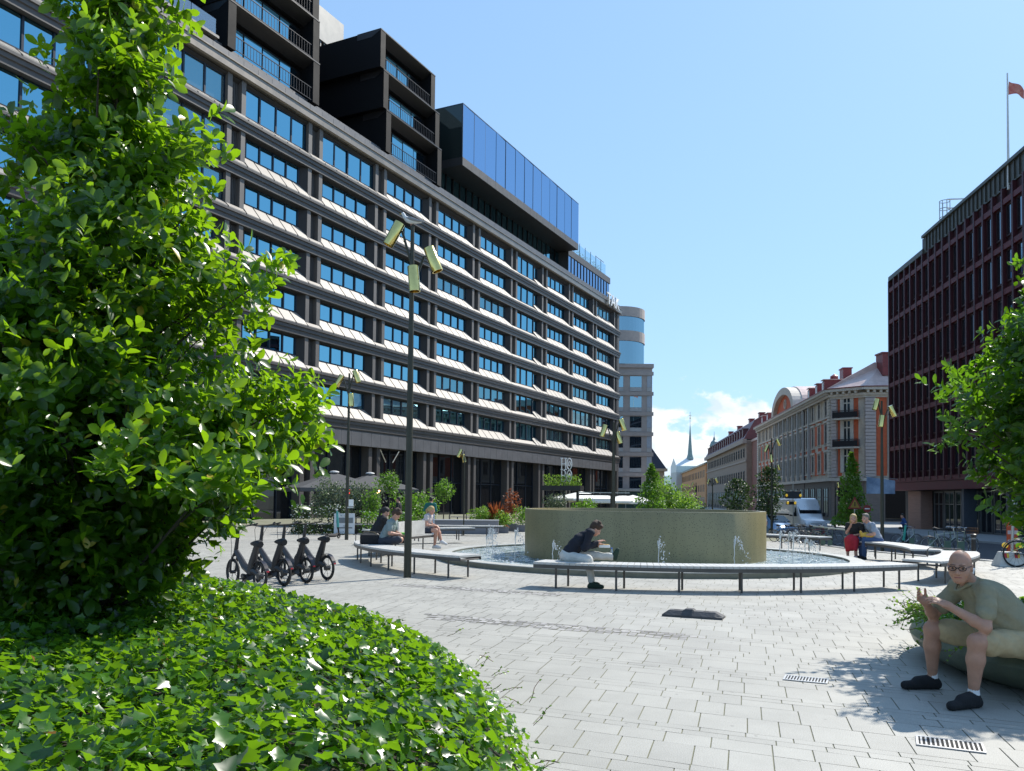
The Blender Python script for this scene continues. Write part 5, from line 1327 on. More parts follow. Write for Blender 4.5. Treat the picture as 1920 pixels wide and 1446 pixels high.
MB().tube((.06,0,.36),(.11,0,1.75),.035,n=10).build('pole',STEEL,e,True)
def delin(px,Y,label,h=1.05):
    p=gpos(px,Y); e=empty('traffic_delineator',p,0,label,'traffic delineator')
    MB().box(-.17,.17,-.04,.04,.12,h).build('panel',mat('orange red panel',(.6,.08,.02),.5),e,bevel=.02)
    MB().box(-.171,.171,-.045,-.041,.45,.6).box(-.171,.171,-.045,-.041,.78,.9).build('stripe',mat('white stripe',(.7,.5,.45),.5),e)
    MB().box(-.3,.3,-.2,.2,0,.12).build('foot',BLACK,e,bevel=.02)
    for s in (-.27,.27):
        MB().lathe([(0,.0),(.09,.0),(.09,.06),(0,.06)],n=14).build('lamp',mat('amber lamp',(.85,.6,.05),.3,0,0,emit=(1,.6,.05,.25)),e).matrix_local=Matrix.Translation((s,-.03,.42))@Matrix.Rotation(R(90),4,'X')
delin(1897,27,'orange red road delineator with round amber lamps behind the concrete base',1.25)
# ------------------------------------------------------------------ van and cars
VW=mat('silver van paint',(.80,.80,.80),.3,.35,.04,coat=.6); CGL=glassmat('vehicle glass',(.6,.75,.85),1.7,(.01,.012,.015),.02)
def loft(mb,secs):
    """secs: list of lists of (x,y,z), same length"""
    n=len(secs[0]); vs=[p for s in secs for p in s]; fs=[]
    for j in range(len(secs)-1):
        for i in range(n): fs.append((j*n+i,j*n+(i+1)%n,(j+1)*n+(i+1)%n,(j+1)*n+i))
    fs+=[tuple(range(n-1,-1,-1)),tuple((len(secs)-1)*n+i for i in range(n))]; mb.add(vs,fs)
def rsec(x,w,z0,z1,tw=.85,r=.12):
    a=w; b=w*tw
    return [(x,-a,z0),(x,-a,z0+(z1-z0)*.55),(x,-b-.0,z1-r),(x,-b+r,z1),(x,b-r,z1),(x,b,z1-r),(x,a,z0+(z1-z0)*.55),(x,a,z0)]
def vehicle(name,label,cat,loc,rz,prof,w,tw,paint,glass,wh,wx,lights=True,group=None):
    e=empty(name,loc,rz,label,cat,group)
    m=MB(); loft(m,[rsec(x,w*ww,z0,z1,tw) for x,z0,z1,ww in prof]); m.build('body',paint,e,True,bevel=.02)
    for x in wx:
        for s in (-1,1):
            t_=MB(); t_.x=Matrix.Translation((x,s*(w-.1),wh))@Matrix.Rotation(R(90),4,'X'); t_.lathe([(0,-.1),(wh-.04,-.1),(wh,-.07),(wh,.07),(wh-.04,.1),(0,.1)],n=22); o=t_.build('wheel',TY,e,True)
            t_=MB(); t_.x=Matrix.Translation((x,s*(w+.005),wh))@Matrix.Rotation(R(90),4,'X'); t_.lathe([(0,-.02),(wh*.6,-.02),(wh*.6,.02),(0,.02)],n=16); t_.build('rim',STEEL,o)
    for g in glass: MB().add(g,[tuple(range(len(g)))]).build('window',CGL,e)
    return e
p=gpos(1497,64); 
prof=[(-2.9,.35,2.6,.97),(-2.8,.3,2.72,1),(1.0,.3,2.78,1),(1.35,.3,2.70,1),(1.75,.3,2.15,.99),(2.05,.3,1.62,.98),(2.35,.3,1.25,.96),(2.85,.32,1.08,.93),(3.0,.38,.85,.88)]
w=1.0
gl=[[(1.42,-.80,2.50),(2.04,-.86,1.60),(2.04,.86,1.60),(1.42,.80,2.50)]]
gl=[[(x+.035,y,z+.03) for x,y,z in g] for g in gl]
for s in (-1,1):
    gl.append([(-2.6,s*1.012,1.45),(.55,s*1.012,1.45),(.55,s*.935,2.1),(-2.6,s*.935,2.1)]); gl.append([(.65,s*1.012,1.4),(1.85,s*1.0,1.4),(1.55,s*.945,2.05),(.65,s*.935,2.1)])
v=vehicle('van','silver high roofed van facing the camera behind the parked bicycles','van',p,R(-84),prof,w,.9,VW,gl,.34,(-1.9,1.95))
for s in (-1,1):
    MB().cbox((1.75,s*1.16,1.55),(.12,.2,.3)).build('mirror',BLACK,v,bevel=.03)
    MB().cbox((2.86,s*.74,.86),(.1,.28,.2)).build('headlight',mat('headlight glass',(.7,.75,.8),.1,.2,0),v,bevel=.03)
MB().cbox((2.965,0,.78),(.06,.9,.22)).build('grille',BLACK,v,bevel=.02)
MB().cbox((2.98,0,.52),(.1,1.7,.22)).build('bumper',mat('grey bumper',(.12,.12,.13),.6),v,bevel=.03)
# warning lamps on short post in front of the van
p=gpos(1487,60); e=empty('traffic_signal',p,0,'dark warning board with four amber lamps on a thin pole in front of the van','traffic sign')
sgn=lambda y: hpx(y,1487,60)-p[2]
MB().tube((0,0,0),(0,0,sgn(905)),.035,n=8).build('pole',STEEL,e,True)
MB().cbox((-.02,-.06,sgn(928)),(1.12,.07,.55)).build('board',mat('dark board',(.04,.045,.05),.5),e,bevel=.02)
MB().cbox((-.15,-.06,sgn(943.3)),(.75,.08,.24)).build('lower_board',BLACK,e,bevel=.03)
AMB=MATS['amber lamp']
for x,y in ((-.5,929),(.5,929),(-.42,943.2),(.12,943.2)): MB().sphere((x,-.12,sgn(y)),(.09,.05,.11),10,6).build('lamp',AMB,e,True)
blu=mat('pale blue car paint',(.25,.38,.55),.25,.3,.03,coat=.7)
def car(px,Y,rz,label,paint):
    prof=[(-2.1,.35,.75,.9),(-2.0,.25,.92,.97),(-1.3,.22,1.0,1),(-.9,.22,1.38,1),(-.5,.22,1.45,1),(.3,.22,1.45,1),(.65,.22,1.3,1),(1.15,.22,1.0,1),(1.9,.25,.85,.97),(2.15,.35,.65,.88)]
    gl=[[(.42,-.62,1.42),(1.16,-.72,1.03),(1.16,.72,1.03),(.42,.62,1.42)]]
    gl=[[(x+.06,y,z+.05) for x,y,z in g] for g in gl]
    for s in (-1,1): gl.append([(-1.0,s*.885,1.0),(1.0,s*.885,1.0),(.55,s*.75,1.32),(-.8,s*.75,1.36)])
    c=vehicle('parked_car',label,'car',gpos(px,Y),rz,prof,.88,.78,paint,gl,.31,(-1.35,1.35))
    for s in (-1,1): MB().cbox((2.02,s*.62,.66),(.12,.3,.13)).build('headlight',MATS['headlight glass'],c,bevel=.02)
    return c
car(1447,58,R(-78),'pale blue car half hidden by the drum left of the van',blu)
car(1160,60,R(-5),'silver car with only its roof showing above the drum',VW)
# ------------------------------------------------------------------ signs on the street
p=gpos(1602,49); e=empty('warning_sign',p,0,'yellow and red warning triangle on a pole by the young pyramid tree','road sign')
MB().tube((0,0,0),(0,0,2.6),.03,n=7).build('pole',STEEL,e)
z=hpx(943,1602,49)-p[2]
MB().add([(-.42,-.05,z-.36),(.42,-.05,z-.36),(0,-.05,z+.38)],[(0,1,2)]).build('plate',mat('sign red dimmed for shade',(.25,.03,.02),.5),e)  # red kept dim: the tree's shade is put into the sign colours
MB().add([(-.28,-.06,z-.28),(.28,-.06,z-.28),(0,-.06,z+.22)],[(0,1,2)]).build('field',mat('sign yellow dimmed for shade',(.35,.22,.03),.5),e)  # yellow darkened for the same tree shade
MB().box(-.03,.03,-.07,-.065,z-.2,z+.05).build('mark',BLACK,e)
p=gpos(1625,47); e=empty('prohibition_sign',p,0,'small round red sign on a pole left of the lamp behind the couple','road sign')
MB().tube((0,0,0),(0,0,2.0),.03,n=7).build('pole',STEEL,e); z=hpx(954,1625,47)-p[2]
m=MB(); m.x=Matrix.Translation((0,-.04,z))@Matrix.Rotation(R(90),4,'X'); m.lathe([(0,0),(.22,0),(.22,.02),(0,.02)],n=24); m.build('plate',MATS['sign red dimmed for shade'],e)  # shares the red darkened for tree shade
MB().box(-.14,.14,-.07,-.062,z-.03,z+.03).build('bar',WHITE,e)
# ------------------------------------------------------------------ terrace furniture
UMB=mat('grey parasol canvas',(.07,.07,.075),.8,0,.1,2)
def parasol(px,Y,zr,half,label,mt=UMB,cap=True,hh=.95,group='parasols on the hotel terrace',rz=.46):
    p=gpos(px,Y); e=empty('parasol',p,rz,label,'parasol',group)
    z1=zr+hh; m=MB(); q=half
    m.add([(-q,-q,zr),(q,-q,zr),(q,q,zr),(-q,q,zr),(-q,-q,zr-.22),(q,-q,zr-.22),(q,q,zr-.22),(-q,q,zr-.22),(0,0,z1)],[(0,1,8),(1,2,8),(2,3,8),(3,0,8),(0,4,5,1),(1,5,6,2),(2,6,7,3),(3,7,4,0)])
    m.build('canopy',mt,e)
    MB().tube((0,0,0),(0,0,z1-.05),.035,n=8).build('pole',DARK,e)
    if cap: MB().sphere((0,0,z1+.02),(.3,.3,.10),12,6).build('cap',mat('pale cap',(.5,.5,.5),.5),e)
    MB().box(-.35,.35,-.35,.35,0,.08).build('base',DARK,e)
parasol(626,50,2.25,2.6,'large dark grey parasol left of the second lamp post')
parasol(693,52,2.25,2.4,'large dark grey parasol right of the second lamp post')
WPC=mat('white parasol canvas',(.85,.84,.8),.8,0,.04)
G='white parasols before the beige block'
parasol(1168,95,2.35,2.4,'white parasol right beside the lamp pole before the beige block',WPC,False,.8,G)
parasol(1186,96,2.35,2.4,'white parasol nearest the cone shaped tree',WPC,False,.8,G)
parasol(1090,92,2.35,2.6,'white parasol seen under the dark canopy rail',WPC,False,.8,G)
parasol(1125,93,2.35,2.6,'white parasol partly behind the lamp pole',WPC,False,.8,G)
# sign structure
p=gpos(1060,60); e=empty('sign_stand',p,R(-20),'dark planted pergola stand carrying a tall white outlined letter sign','sign')
hs_=lambda y: hpx(y,1060,60)-p[2]
m=MB()
for x in (-1.0,-.1,.9): m.box(x-.07,x+.07,-.07,.07,0,hs_(920))
m.box(-1.7,1.25,-.5,.5,hs_(920),hs_(911)); m.build('frame',DARK,e)
LT=mat('white outline sign',(.85,.85,.85),.4)
def outline(pts,mb,r=.035,closed=False): mb.path(pts,r,6,closed=closed)
m=MB(); zt_=hs_(859); lh=(hs_(859)-hs_(904))/2
def letH(x,z,w,h): outline([(x,0,z),(x,0,z+h)],m); outline([(x+w,0,z),(x+w,0,z+h)],m); outline([(x,0,z+h*.5),(x+w,0,z+h*.5)],m); outline([(x-.08,0,z+h),(x+.1,0,z+h)],m); outline([(x+w-.1,0,z+h),(x+w+.08,0,z+h)],m); outline([(x-.08,0,z),(x+.1,0,z)],m); outline([(x+w-.1,0,z),(x+w+.08,0,z)],m)
def letO(x,z,w,h): outline([(x+w/2+w/2*math.cos(R(a)),0,z+h/2+h/2*math.sin(R(a))) for a in range(0,360,20)],m,closed=True); outline([(x+w/2+w/5*math.cos(R(a)),0,z+h/2+h/5*math.sin(R(a))) for a in range(0,360,30)],m,.03,closed=True)
def letB(x,z,w,h): outline([(x,0,z),(x,0,z+h),(x+w*.6,0,z+h),(x+w*.85,0,z+h*.88),(x+w*.85,0,z+h*.65),(x+w*.6,0,z+h*.53),(x,0,z+h*.53)],m); outline([(x+w*.6,0,z+h*.53),(x+w,0,z+h*.4),(x+w,0,z+h*.14),(x+w*.65,0,z),(x,0,z)],m)
z1_=zt_-lh; letH(-.30,z1_+.04,.30,lh-.06); letO(.10,z1_+.04,.36,lh-.06); z2_=z1_-lh; letB(-.30,z2_+.04,.32,lh-.06); letO(.10,z2_+.04,.36,lh-.06)
m.build('letters',LT,e,True)
n=900; rg=np.random.default_rng(31); P=np.column_stack([rg.uniform(-1.6,1.1,n),rg.uniform(-.4,.4,n),hs_(911)+rg.random(n)**1.6*.75]); D=unit(n); D[:,2]+=.8
leaves('hanging_plants',P,D,unit(n)+np.array([0,0,.6]),rg.uniform(.1,.24,n),tpl_simple(.3),SHL,e)
p=gpos(1108,66); e=empty('canopy_rail',p,0,'dark canopy frame with pale rails right of the planted sign stand','canopy')
m=MB()
for x in (-1.0,1.6): m.box(x-.05,x+.05,-.05,.05,0,hpx(924,1108,66)-p[2])
m.box(-1.1,3.0,-.6,.6,hpx(929,1108,66)-p[2],hpx(926,1108,66)-p[2]); m.build('frame',DARK,e); MB().box(-1.1,3.0,-.65,-.6,hpx(924.5,1108,66)-p[2],hpx(923,1108,66)-p[2]).build('rail',STEEL,e)
# long planter walls and far benches on the left
PW_=mat('grey plum concrete',(.22,.21,.22),.75,0,.12,2)
def wall_box(px0,px1,Y,h,d,label,name='planter_wall',cat='wall',mt=PW_):
    a,b=wpx(px0,Y),wpx(px1,Y); c=((a+b)/2,Y,gz(0,Y)); e=empty(name,c,0,label,cat); q=(b-a)/2
    MB().box(-q,q,0,d,0,h).build('wall',mt,e,bevel=.015); MB().box(-q-.02,q+.02,-.03,d+.03,h,h+.05).build('coping',mat('wall coping',(.4,.39,.39),.7),e)
wall_box(792,935,39.2,.62,.6,'low grey planter wall behind the long bench left of the drum')
wall_box(560,700,37.9,.40,.5,'dark planter trough under the flowering hedge','trough','planter',DARK)
def long_bench(px0,px1,Y,label):
    a,b=wpx(px0,Y),wpx(px1,Y); q=(b-a)/2; e=empty('long_bench',((a+b)/2,Y,gz((a+b)/2,Y)),0,label,'bench')
    m=MB(); n=int((b-a)/.11)
    for i in range(n): m.box(-q+i*.11,-q+i*.11+.095,-.28,.28,.42,.46)
    m.build('seat',BT,e); MB().box(-q,q,-.27,-.25,.35,.42).box(-q,q,.25,.27,.35,.42).build('rail',BE,e)
    for i in range(int((b-a)/1.1)+1):
        for y in (-.2,.2): MB().tube((-q+.15+i*1.1,y,0),(-q+.15+i*1.1,y,.4),.018,n=6).build('leg',BE,e)
long_bench(815,948,37.2,'long straight bench in front of the low planter wall')
long_bench(684,702,28.5,'short bench piece behind the person in black')
def aboard(px,Y,label,w=.6,h=.95):
    p=gpos(px,Y); e=empty('menu_board',p,R(8),label,'sign')
    MB().box(-w/2,w/2,-.03,.03,.05,h).build('board',mat('pale menu board',(.55,.57,.58),.6,0,.1,6),e,bevel=.01)
    MB().box(-w*.35,w*.35,-.037,-.031,h*.55,h*.8).box(-w*.3,w*.3,-.037,-.031,h*.3,h*.36).build('print',mat('faded print',(.15,.17,.18),.7),e)
    m=MB(); m.box(-w/2,-w/2+.04,-.03,.2,0,.05).box(w/2-.04,w/2,-.03,.2,0,.05); m.build('feet',DARK,e)
aboard(640,36.6,'pale menu board left of the second lamp post'); aboard(655,36.7,'pale menu board right of the second lamp post',.5); 
p=gpos(652,31.6); x=p[0]; e=empty('notice_sheet',(x+.11,31.7,hpx(943,652,31.7)),0,'white notice sheet fixed to the second lamp post','notice')
MB().box(-.09,.09,-.01,.01,-.13,.13).build('sheet',WHITE,e); MB().box(-.13,.09,-.03,.05,-.20,-.15).build('clip',STEEL,e)
def table(px,Y,label):
    p=gpos(px,Y); e=empty('cafe_table',p,0,label,'table','cafe tables on the terrace')
    MB().lathe([(0,.70),(.35,.70),(.35,.73),(0,.73)],n=20).build('top',mat('table top',(.10,.10,.11),.5),e); MB().tube((0,0,.03),(0,0,.7),.03,n=8).build('stem',DARK,e); MB().lathe([(0,0),(.22,0),(.22,.03),(0,.03)],n=16).build('foot',DARK,e)
    return e
def chair(px,Y,rz,label):
    p=gpos(px,Y); e=empty('cafe_chair',p,rz,label,'chair','dark chairs on the terrace')
    MB().box(-.2,.2,-.2,.2,.43,.46).build('seat',DARK,e); m=MB(); m.box(-.2,.2,.18,.205,.55,.85); m.build('backrest',DARK,e)
    for x in (-.18,.18):
        for y in (-.18,.19): MB().tube((x,y,0),(x,y,.43 if y<0 else .85),.012,n=5).build('leg',STEEL,e)
for i,(px,l) in enumerate(((668,'cafe table by the right menu board'),(690,'cafe table beneath the green rounded tree'),(858,'cafe table before the hotel shopfront'),(882,'cafe table left of the box ball'))): table(px,39.0 if px<800 else 44,l)
for px,Y,rz,l in ((661,39.3,1.5,'dark chair at the right menu board'),(676,38.8,-1.4,'dark chair between the two terrace tables'),(697,39.2,-1.5,'dark chair nearest the flowered hedge'),(850,44.3,1.5,'dark chair left of the shopfront table'),(868,44.2,-1.6,'dark chair right of the shopfront table'),(890,44.4,-1.5,'dark chair beside the box ball')): chair(px,Y,rz,l)
# red heater / string lights under parasols
e=empty('string_lights',gpos(640,48),0,'small warm bulbs hanging under the parasol edges','string lights')
WL=mat('warm bulb',(1,.7,.4),.4,0,0,emit=(1,.55,.25,6))
base=Vector(gpos(640,48)); m=MB(); pts=[]
for i,(px,py) in enumerate(((588,917),(602,920),(652,924),(708,924),(711,921))):
    q=at(px,py,48); MB().sphere(tuple(q-base),.06,8,5).build('bulb',WL,e); pts.append(q-base+Vector((0,0,.05)))
m.path([tuple(x) for x in pts],.006,4).build('cable',BLACK,e)
q=at(653,922,47); e=empty('red_sign',q,0,'small red lit sign seen beside the second lamp post','sign')
MB().cbox((0,0,0),(.18,.03,.26)).build('panel',mat('red sign glow',(.8,.03,.03),.4,0,0,emit=(1,.05,.05,1.2)),e,bevel=.01)
MB().box(-.05,.05,-.025,-.016,-.02,.02).box(-.02,.02,-.025,-.016,.03,.07).build('mark',WHITE,e)
# ------------------------------------------------------------------ people (distance fields turned into one continuous surface)
def smin(a,b,k):
    h=np.maximum(k-np.abs(a-b),0)/k; return np.minimum(a,b)-h*h*k*.25
def field(prims,h,inflate=0,k=.03,cut=None):
    lo=np.array([1e9]*3); hi=-lo
    bbs=[]
    for p in prims:
        if p[0]=='c': a,b,r0,r1=map(np.array,(p[1],p[2],p[3],p[4])); r=max(p[3],p[4])+inflate; l=np.minimum(a,b)-r; u=np.maximum(a,b)+r
        else: c=np.array(p[1],float); r=max(p[2])+inflate; l=c-r; u=c+r
        bbs.append((l,u)); lo=np.minimum(lo,l); hi=np.maximum(hi,u)
    lo=lo-3*h; n=np.ceil((hi-lo+3*h)/h).astype(int)+1
    G=np.full(n,1.0,np.float32)
    for p,(l,u) in zip(prims,bbs):
        pad=k+3*h; i0=np.maximum(0,np.floor((l-pad-lo)/h).astype(int)); i1=np.minimum(n,np.ceil((u+pad-lo)/h).astype(int)+1)
        ax=[lo[d]+h*np.arange(i0[d],i1[d]) for d in range(3)]; X,Y,Z=np.meshgrid(*ax,indexing='ij')
        if p[0]=='c':
            a=np.array(p[1],float); b=np.array(p[2],float); ab=b-a; L=ab@ab+1e-12
            t=np.clip(((X-a[0])*ab[0]+(Y-a[1])*ab[1]+(Z-a[2])*ab[2])/L,0,1)
            d=np.sqrt((X-a[0]-t*ab[0])**2+(Y-a[1]-t*ab[1])**2+(Z-a[2]-t*ab[2])**2)-(p[3]+(p[4]-p[3])*t)-inflate
        else:
            c=np.array(p[1],float); r=np.array(p[2],float)+inflate; M_=np.array(p[3]) if len(p)>3 and p[3] is not None else np.eye(3)
            q=[(X-c[0])*M_[0,j]+(Y-c[1])*M_[1,j]+(Z-c[2])*M_[2,j] for j in range(3)]
            k0=np.sqrt(sum((q[j]/r[j])**2 for j in range(3)))+1e-9; k1=np.sqrt(sum((q[j]/r[j]**2)**2 for j in range(3)))+1e-9
            d=k0*(k0-1)/k1
        kk=p[5] if p[0]=='c' and len(p)>5 else (p[4] if p[0]=='e' and len(p)>4 else k)
        s=tuple(slice(i0[j],i1[j]) for j in range(3)); G[s]=smin(G[s],d.astype(np.float32),kk)
    if cut:
        ax=[lo[d]+h*np.arange(n[d]) for d in range(3)]; X,Y,Z=np.meshgrid(*ax,indexing='ij')
        for (c,nv) in cut: G=np.maximum(G,((X-c[0])*nv[0]+(Y-c[1])*nv[1]+(Z-c[2])*nv[2]).astype(np.float32))
    return G,lo
def surf(G,lo,h):
    s=G<0; n=np.array(G.shape)-1
    cs=np.zeros(n,int)
    for i in (0,1):
        for j in (0,1):
            for k in (0,1): cs+=s[i:n[0]+i,j:n[1]+j,k:n[2]+k]
    act=(cs>0)&(cs<8); idx=-np.ones(n,int); idx[act]=np.arange(act.sum()); I=np.argwhere(act)
    acc=np.zeros((len(I),3)); cnt=np.zeros(len(I))
    C=[(i,j,k) for i in (0,1) for j in (0,1) for k in (0,1)]
    for a in C:
        for b in C:
            if sum(b)-sum(a)==1 and sum(abs(np.array(b)-np.array(a)))==1:
                va=G[I[:,0]+a[0],I[:,1]+a[1],I[:,2]+a[2]]; vb=G[I[:,0]+b[0],I[:,1]+b[1],I[:,2]+b[2]]
                m=(va<0)!=(vb<0); t=np.where(m,va/(va-vb+1e-20),0)
                for d in range(3): acc[:,d]+=np.where(m,a[d]+t*(b[d]-a[d]),0)
                cnt+=m
    V=lo+h*(I+acc/cnt[:,None]); F_=[]
    for d in range(3):
        sl0=[slice(1,-1)]*3; a=[slice(1,n[j]) for j in range(3)]; a[d]=slice(0,n[d])
        b=list(a); b[d]=slice(1,n[d]+1)
        s0=s[tuple(a)]; s1=s[tuple(b)]; E_=np.argwhere(s0!=s1)
        if not len(E_): continue
        off=np.array([1,1,1]); off[d]=0; E_=E_+off; fl=s[E_[:,0],E_[:,1],E_[:,2]]
        u,v=[(1,2),(2,0),(0,1)][d]
        eu=np.zeros(3,int); eu[u]=1; ev=np.zeros(3,int); ev[v]=1
        q=[E_-eu-ev,E_-ev,E_,E_-eu]
        Q=np.stack([idx[x[:,0],x[:,1],x[:,2]] for x in q],1); Q[~fl]=Q[~fl][:,::-1]; F_.append(Q)
    F_=np.concatenate(F_); F_=F_[(F_>=0).all(1)]
    return V,F_
def sdf_mesh(name,prims,mt,parent,h,inflate=0,k=.03,cut=None,fold=0):
    G,lo=field(prims,h,inflate,k,cut)
    if fold:
        X,Y,Z=[a.astype(np.float32) for a in np.meshgrid(*[lo[d]+h*np.arange(G.shape[d]) for d in range(3)],indexing='ij')]
        wv=np.sin(34*X+21*Z+2.2*np.sin(13*Y+7*Z))*.6+np.sin(27*Y-30*Z+2*np.sin(15*X))*.5+np.sin(61*Z+33*X-20*Y+2*np.sin(19*Y))*.35
        G=G+(fold*wv).astype(np.float32)
    V,Fq=surf(G,lo,h)
    return npmesh(name,V,[Fq],mt,parent,smooth=True)
nrm=lambda v: np.array(v,float)/np.linalg.norm(v)
def frame3(fwd,up=(0,0,1)):
    f=nrm(fwd); l=nrm(np.cross(up,f)); u=np.cross(f,l); return np.column_stack([f,l,u])
def skinmat(name,c): 
    m=mat(name,c,.5,0,.12,14,spec=.4); b=m.node_tree.nodes['Principled BSDF']; b.inputs['Subsurface Weight'].default_value=.08; b.inputs['Subsurface Radius'].default_value=(.02,.008,.004); return m
SKIN=skinmat('light skin',(.52,.28,.20)); SKIN2=skinmat('ruddy skin',(.44,.24,.165))
def head_prims(c,Rm,s=1.0,full=False):
    c=np.array(c,float); P=lambda f,l,u: c+Rm@(np.array([f,l,u])*s)
    E=lambda f,l,u,a,b,d,k=.02: ('e',P(f,l,u),np.array([a,b,d])*s,Rm,k)
    pr=[E(-.012,0,.025,.096,.076,.098),E(.03,0,-.045,.062,.056,.068,.04),E(.052,0,-.088,.034,.036,.026,.03),   # skull, face, chin
        E(.045,.035,-.03,.040,.030,.035,.03),E(.045,-.035,-.03,.040,.030,.035,.03),                                  # cheeks
        ('c',P(.088,0,.008),P(.104,0,-.028),.009*s,.015*s,.014*s),E(.098,.011,-.032,.010,.009,.008,.01),E(.098,-.011,-.032,.010,.009,.008,.01),
        ('c',P(.078,.038,.022),P(.084,.012,.022),.011*s,.011*s,.012*s),('c',P(.078,-.038,.022),P(.084,-.012,.022),.011*s,.011*s,.012*s),
        ('c',P(.078,.024,-.062),P(.086,.0,-.060),.007*s,.009*s,.01*s),('c',P(.078,-.024,-.062),P(.086,.0,-.060),.007*s,.009*s,.01*s),
        E(-.005,.079,-.005,.018,.008,.032,.008),E(-.005,-.079,-.005,.018,.008,.032,.008)]
    return pr,P
def hand_prims(wr,d,palmn,s=1.0,curl=.5,spread=.05,side=1,thick=1):
    """wrist point, direction of the hand, palm normal (towards which the fingers curl)"""
    wr=np.array(wr,float); d=nrm(d); n=np.array(palmn,float); n=nrm(n-d*(n@d)); l=np.cross(n,d)*side
    Rm=np.column_stack([d,l,n]); pr=[('c',wr,wr+d*.03*s,.027*s,.030*s,.02)]
    pr.append(('e',wr+d*.055*s,np.array([.052,.042,.016])*s,Rm,.015))
    for i,(o,L) in enumerate(((.030,.070),(.010,.078),(-.010,.072),(-.029,.058))):
        b=wr+(d*.088+l*o)*s; a=curl*(1+.12*i); f=nrm(d*math.cos(a*.5)+n*math.sin(a*.5)+l*o*spread*6); L*=s
        p1=b+f*L*.45; f2=nrm(d*math.cos(a*1.3)+n*math.sin(a*1.3)+l*o*spread*4); p2=p1+f2*L*.32; f3=nrm(d*math.cos(a*1.9)+n*math.sin(a*1.9)); p3=p2+f3*L*.25
        r=.0088*s*thick
        pr+=[('c',b-d*.02*s,b,r*1.1,r,.006),('c',b,p1,r,r*.95,.004),('c',p1,p2,r*.95,r*.88,.004),('c',p2,p3,r*.88,r*.75,.004)]
    t0=wr+(d*.02+l*.026)*s; f=nrm(d*.55+l*.75+n*.35); t1=t0+f*.038*s; f2=nrm(d*.85+l*.25+n*.45); t2=t1+f2*.032*s; t3=t2+f2*.022*s
    r=.0105*s*thick; pr+=[('c',t0,t1,r*1.25,r,.01),('c',t1,t2,r,r*.95,.005),('c',t2,t3,r*.95,r*.8,.004)]
    return pr
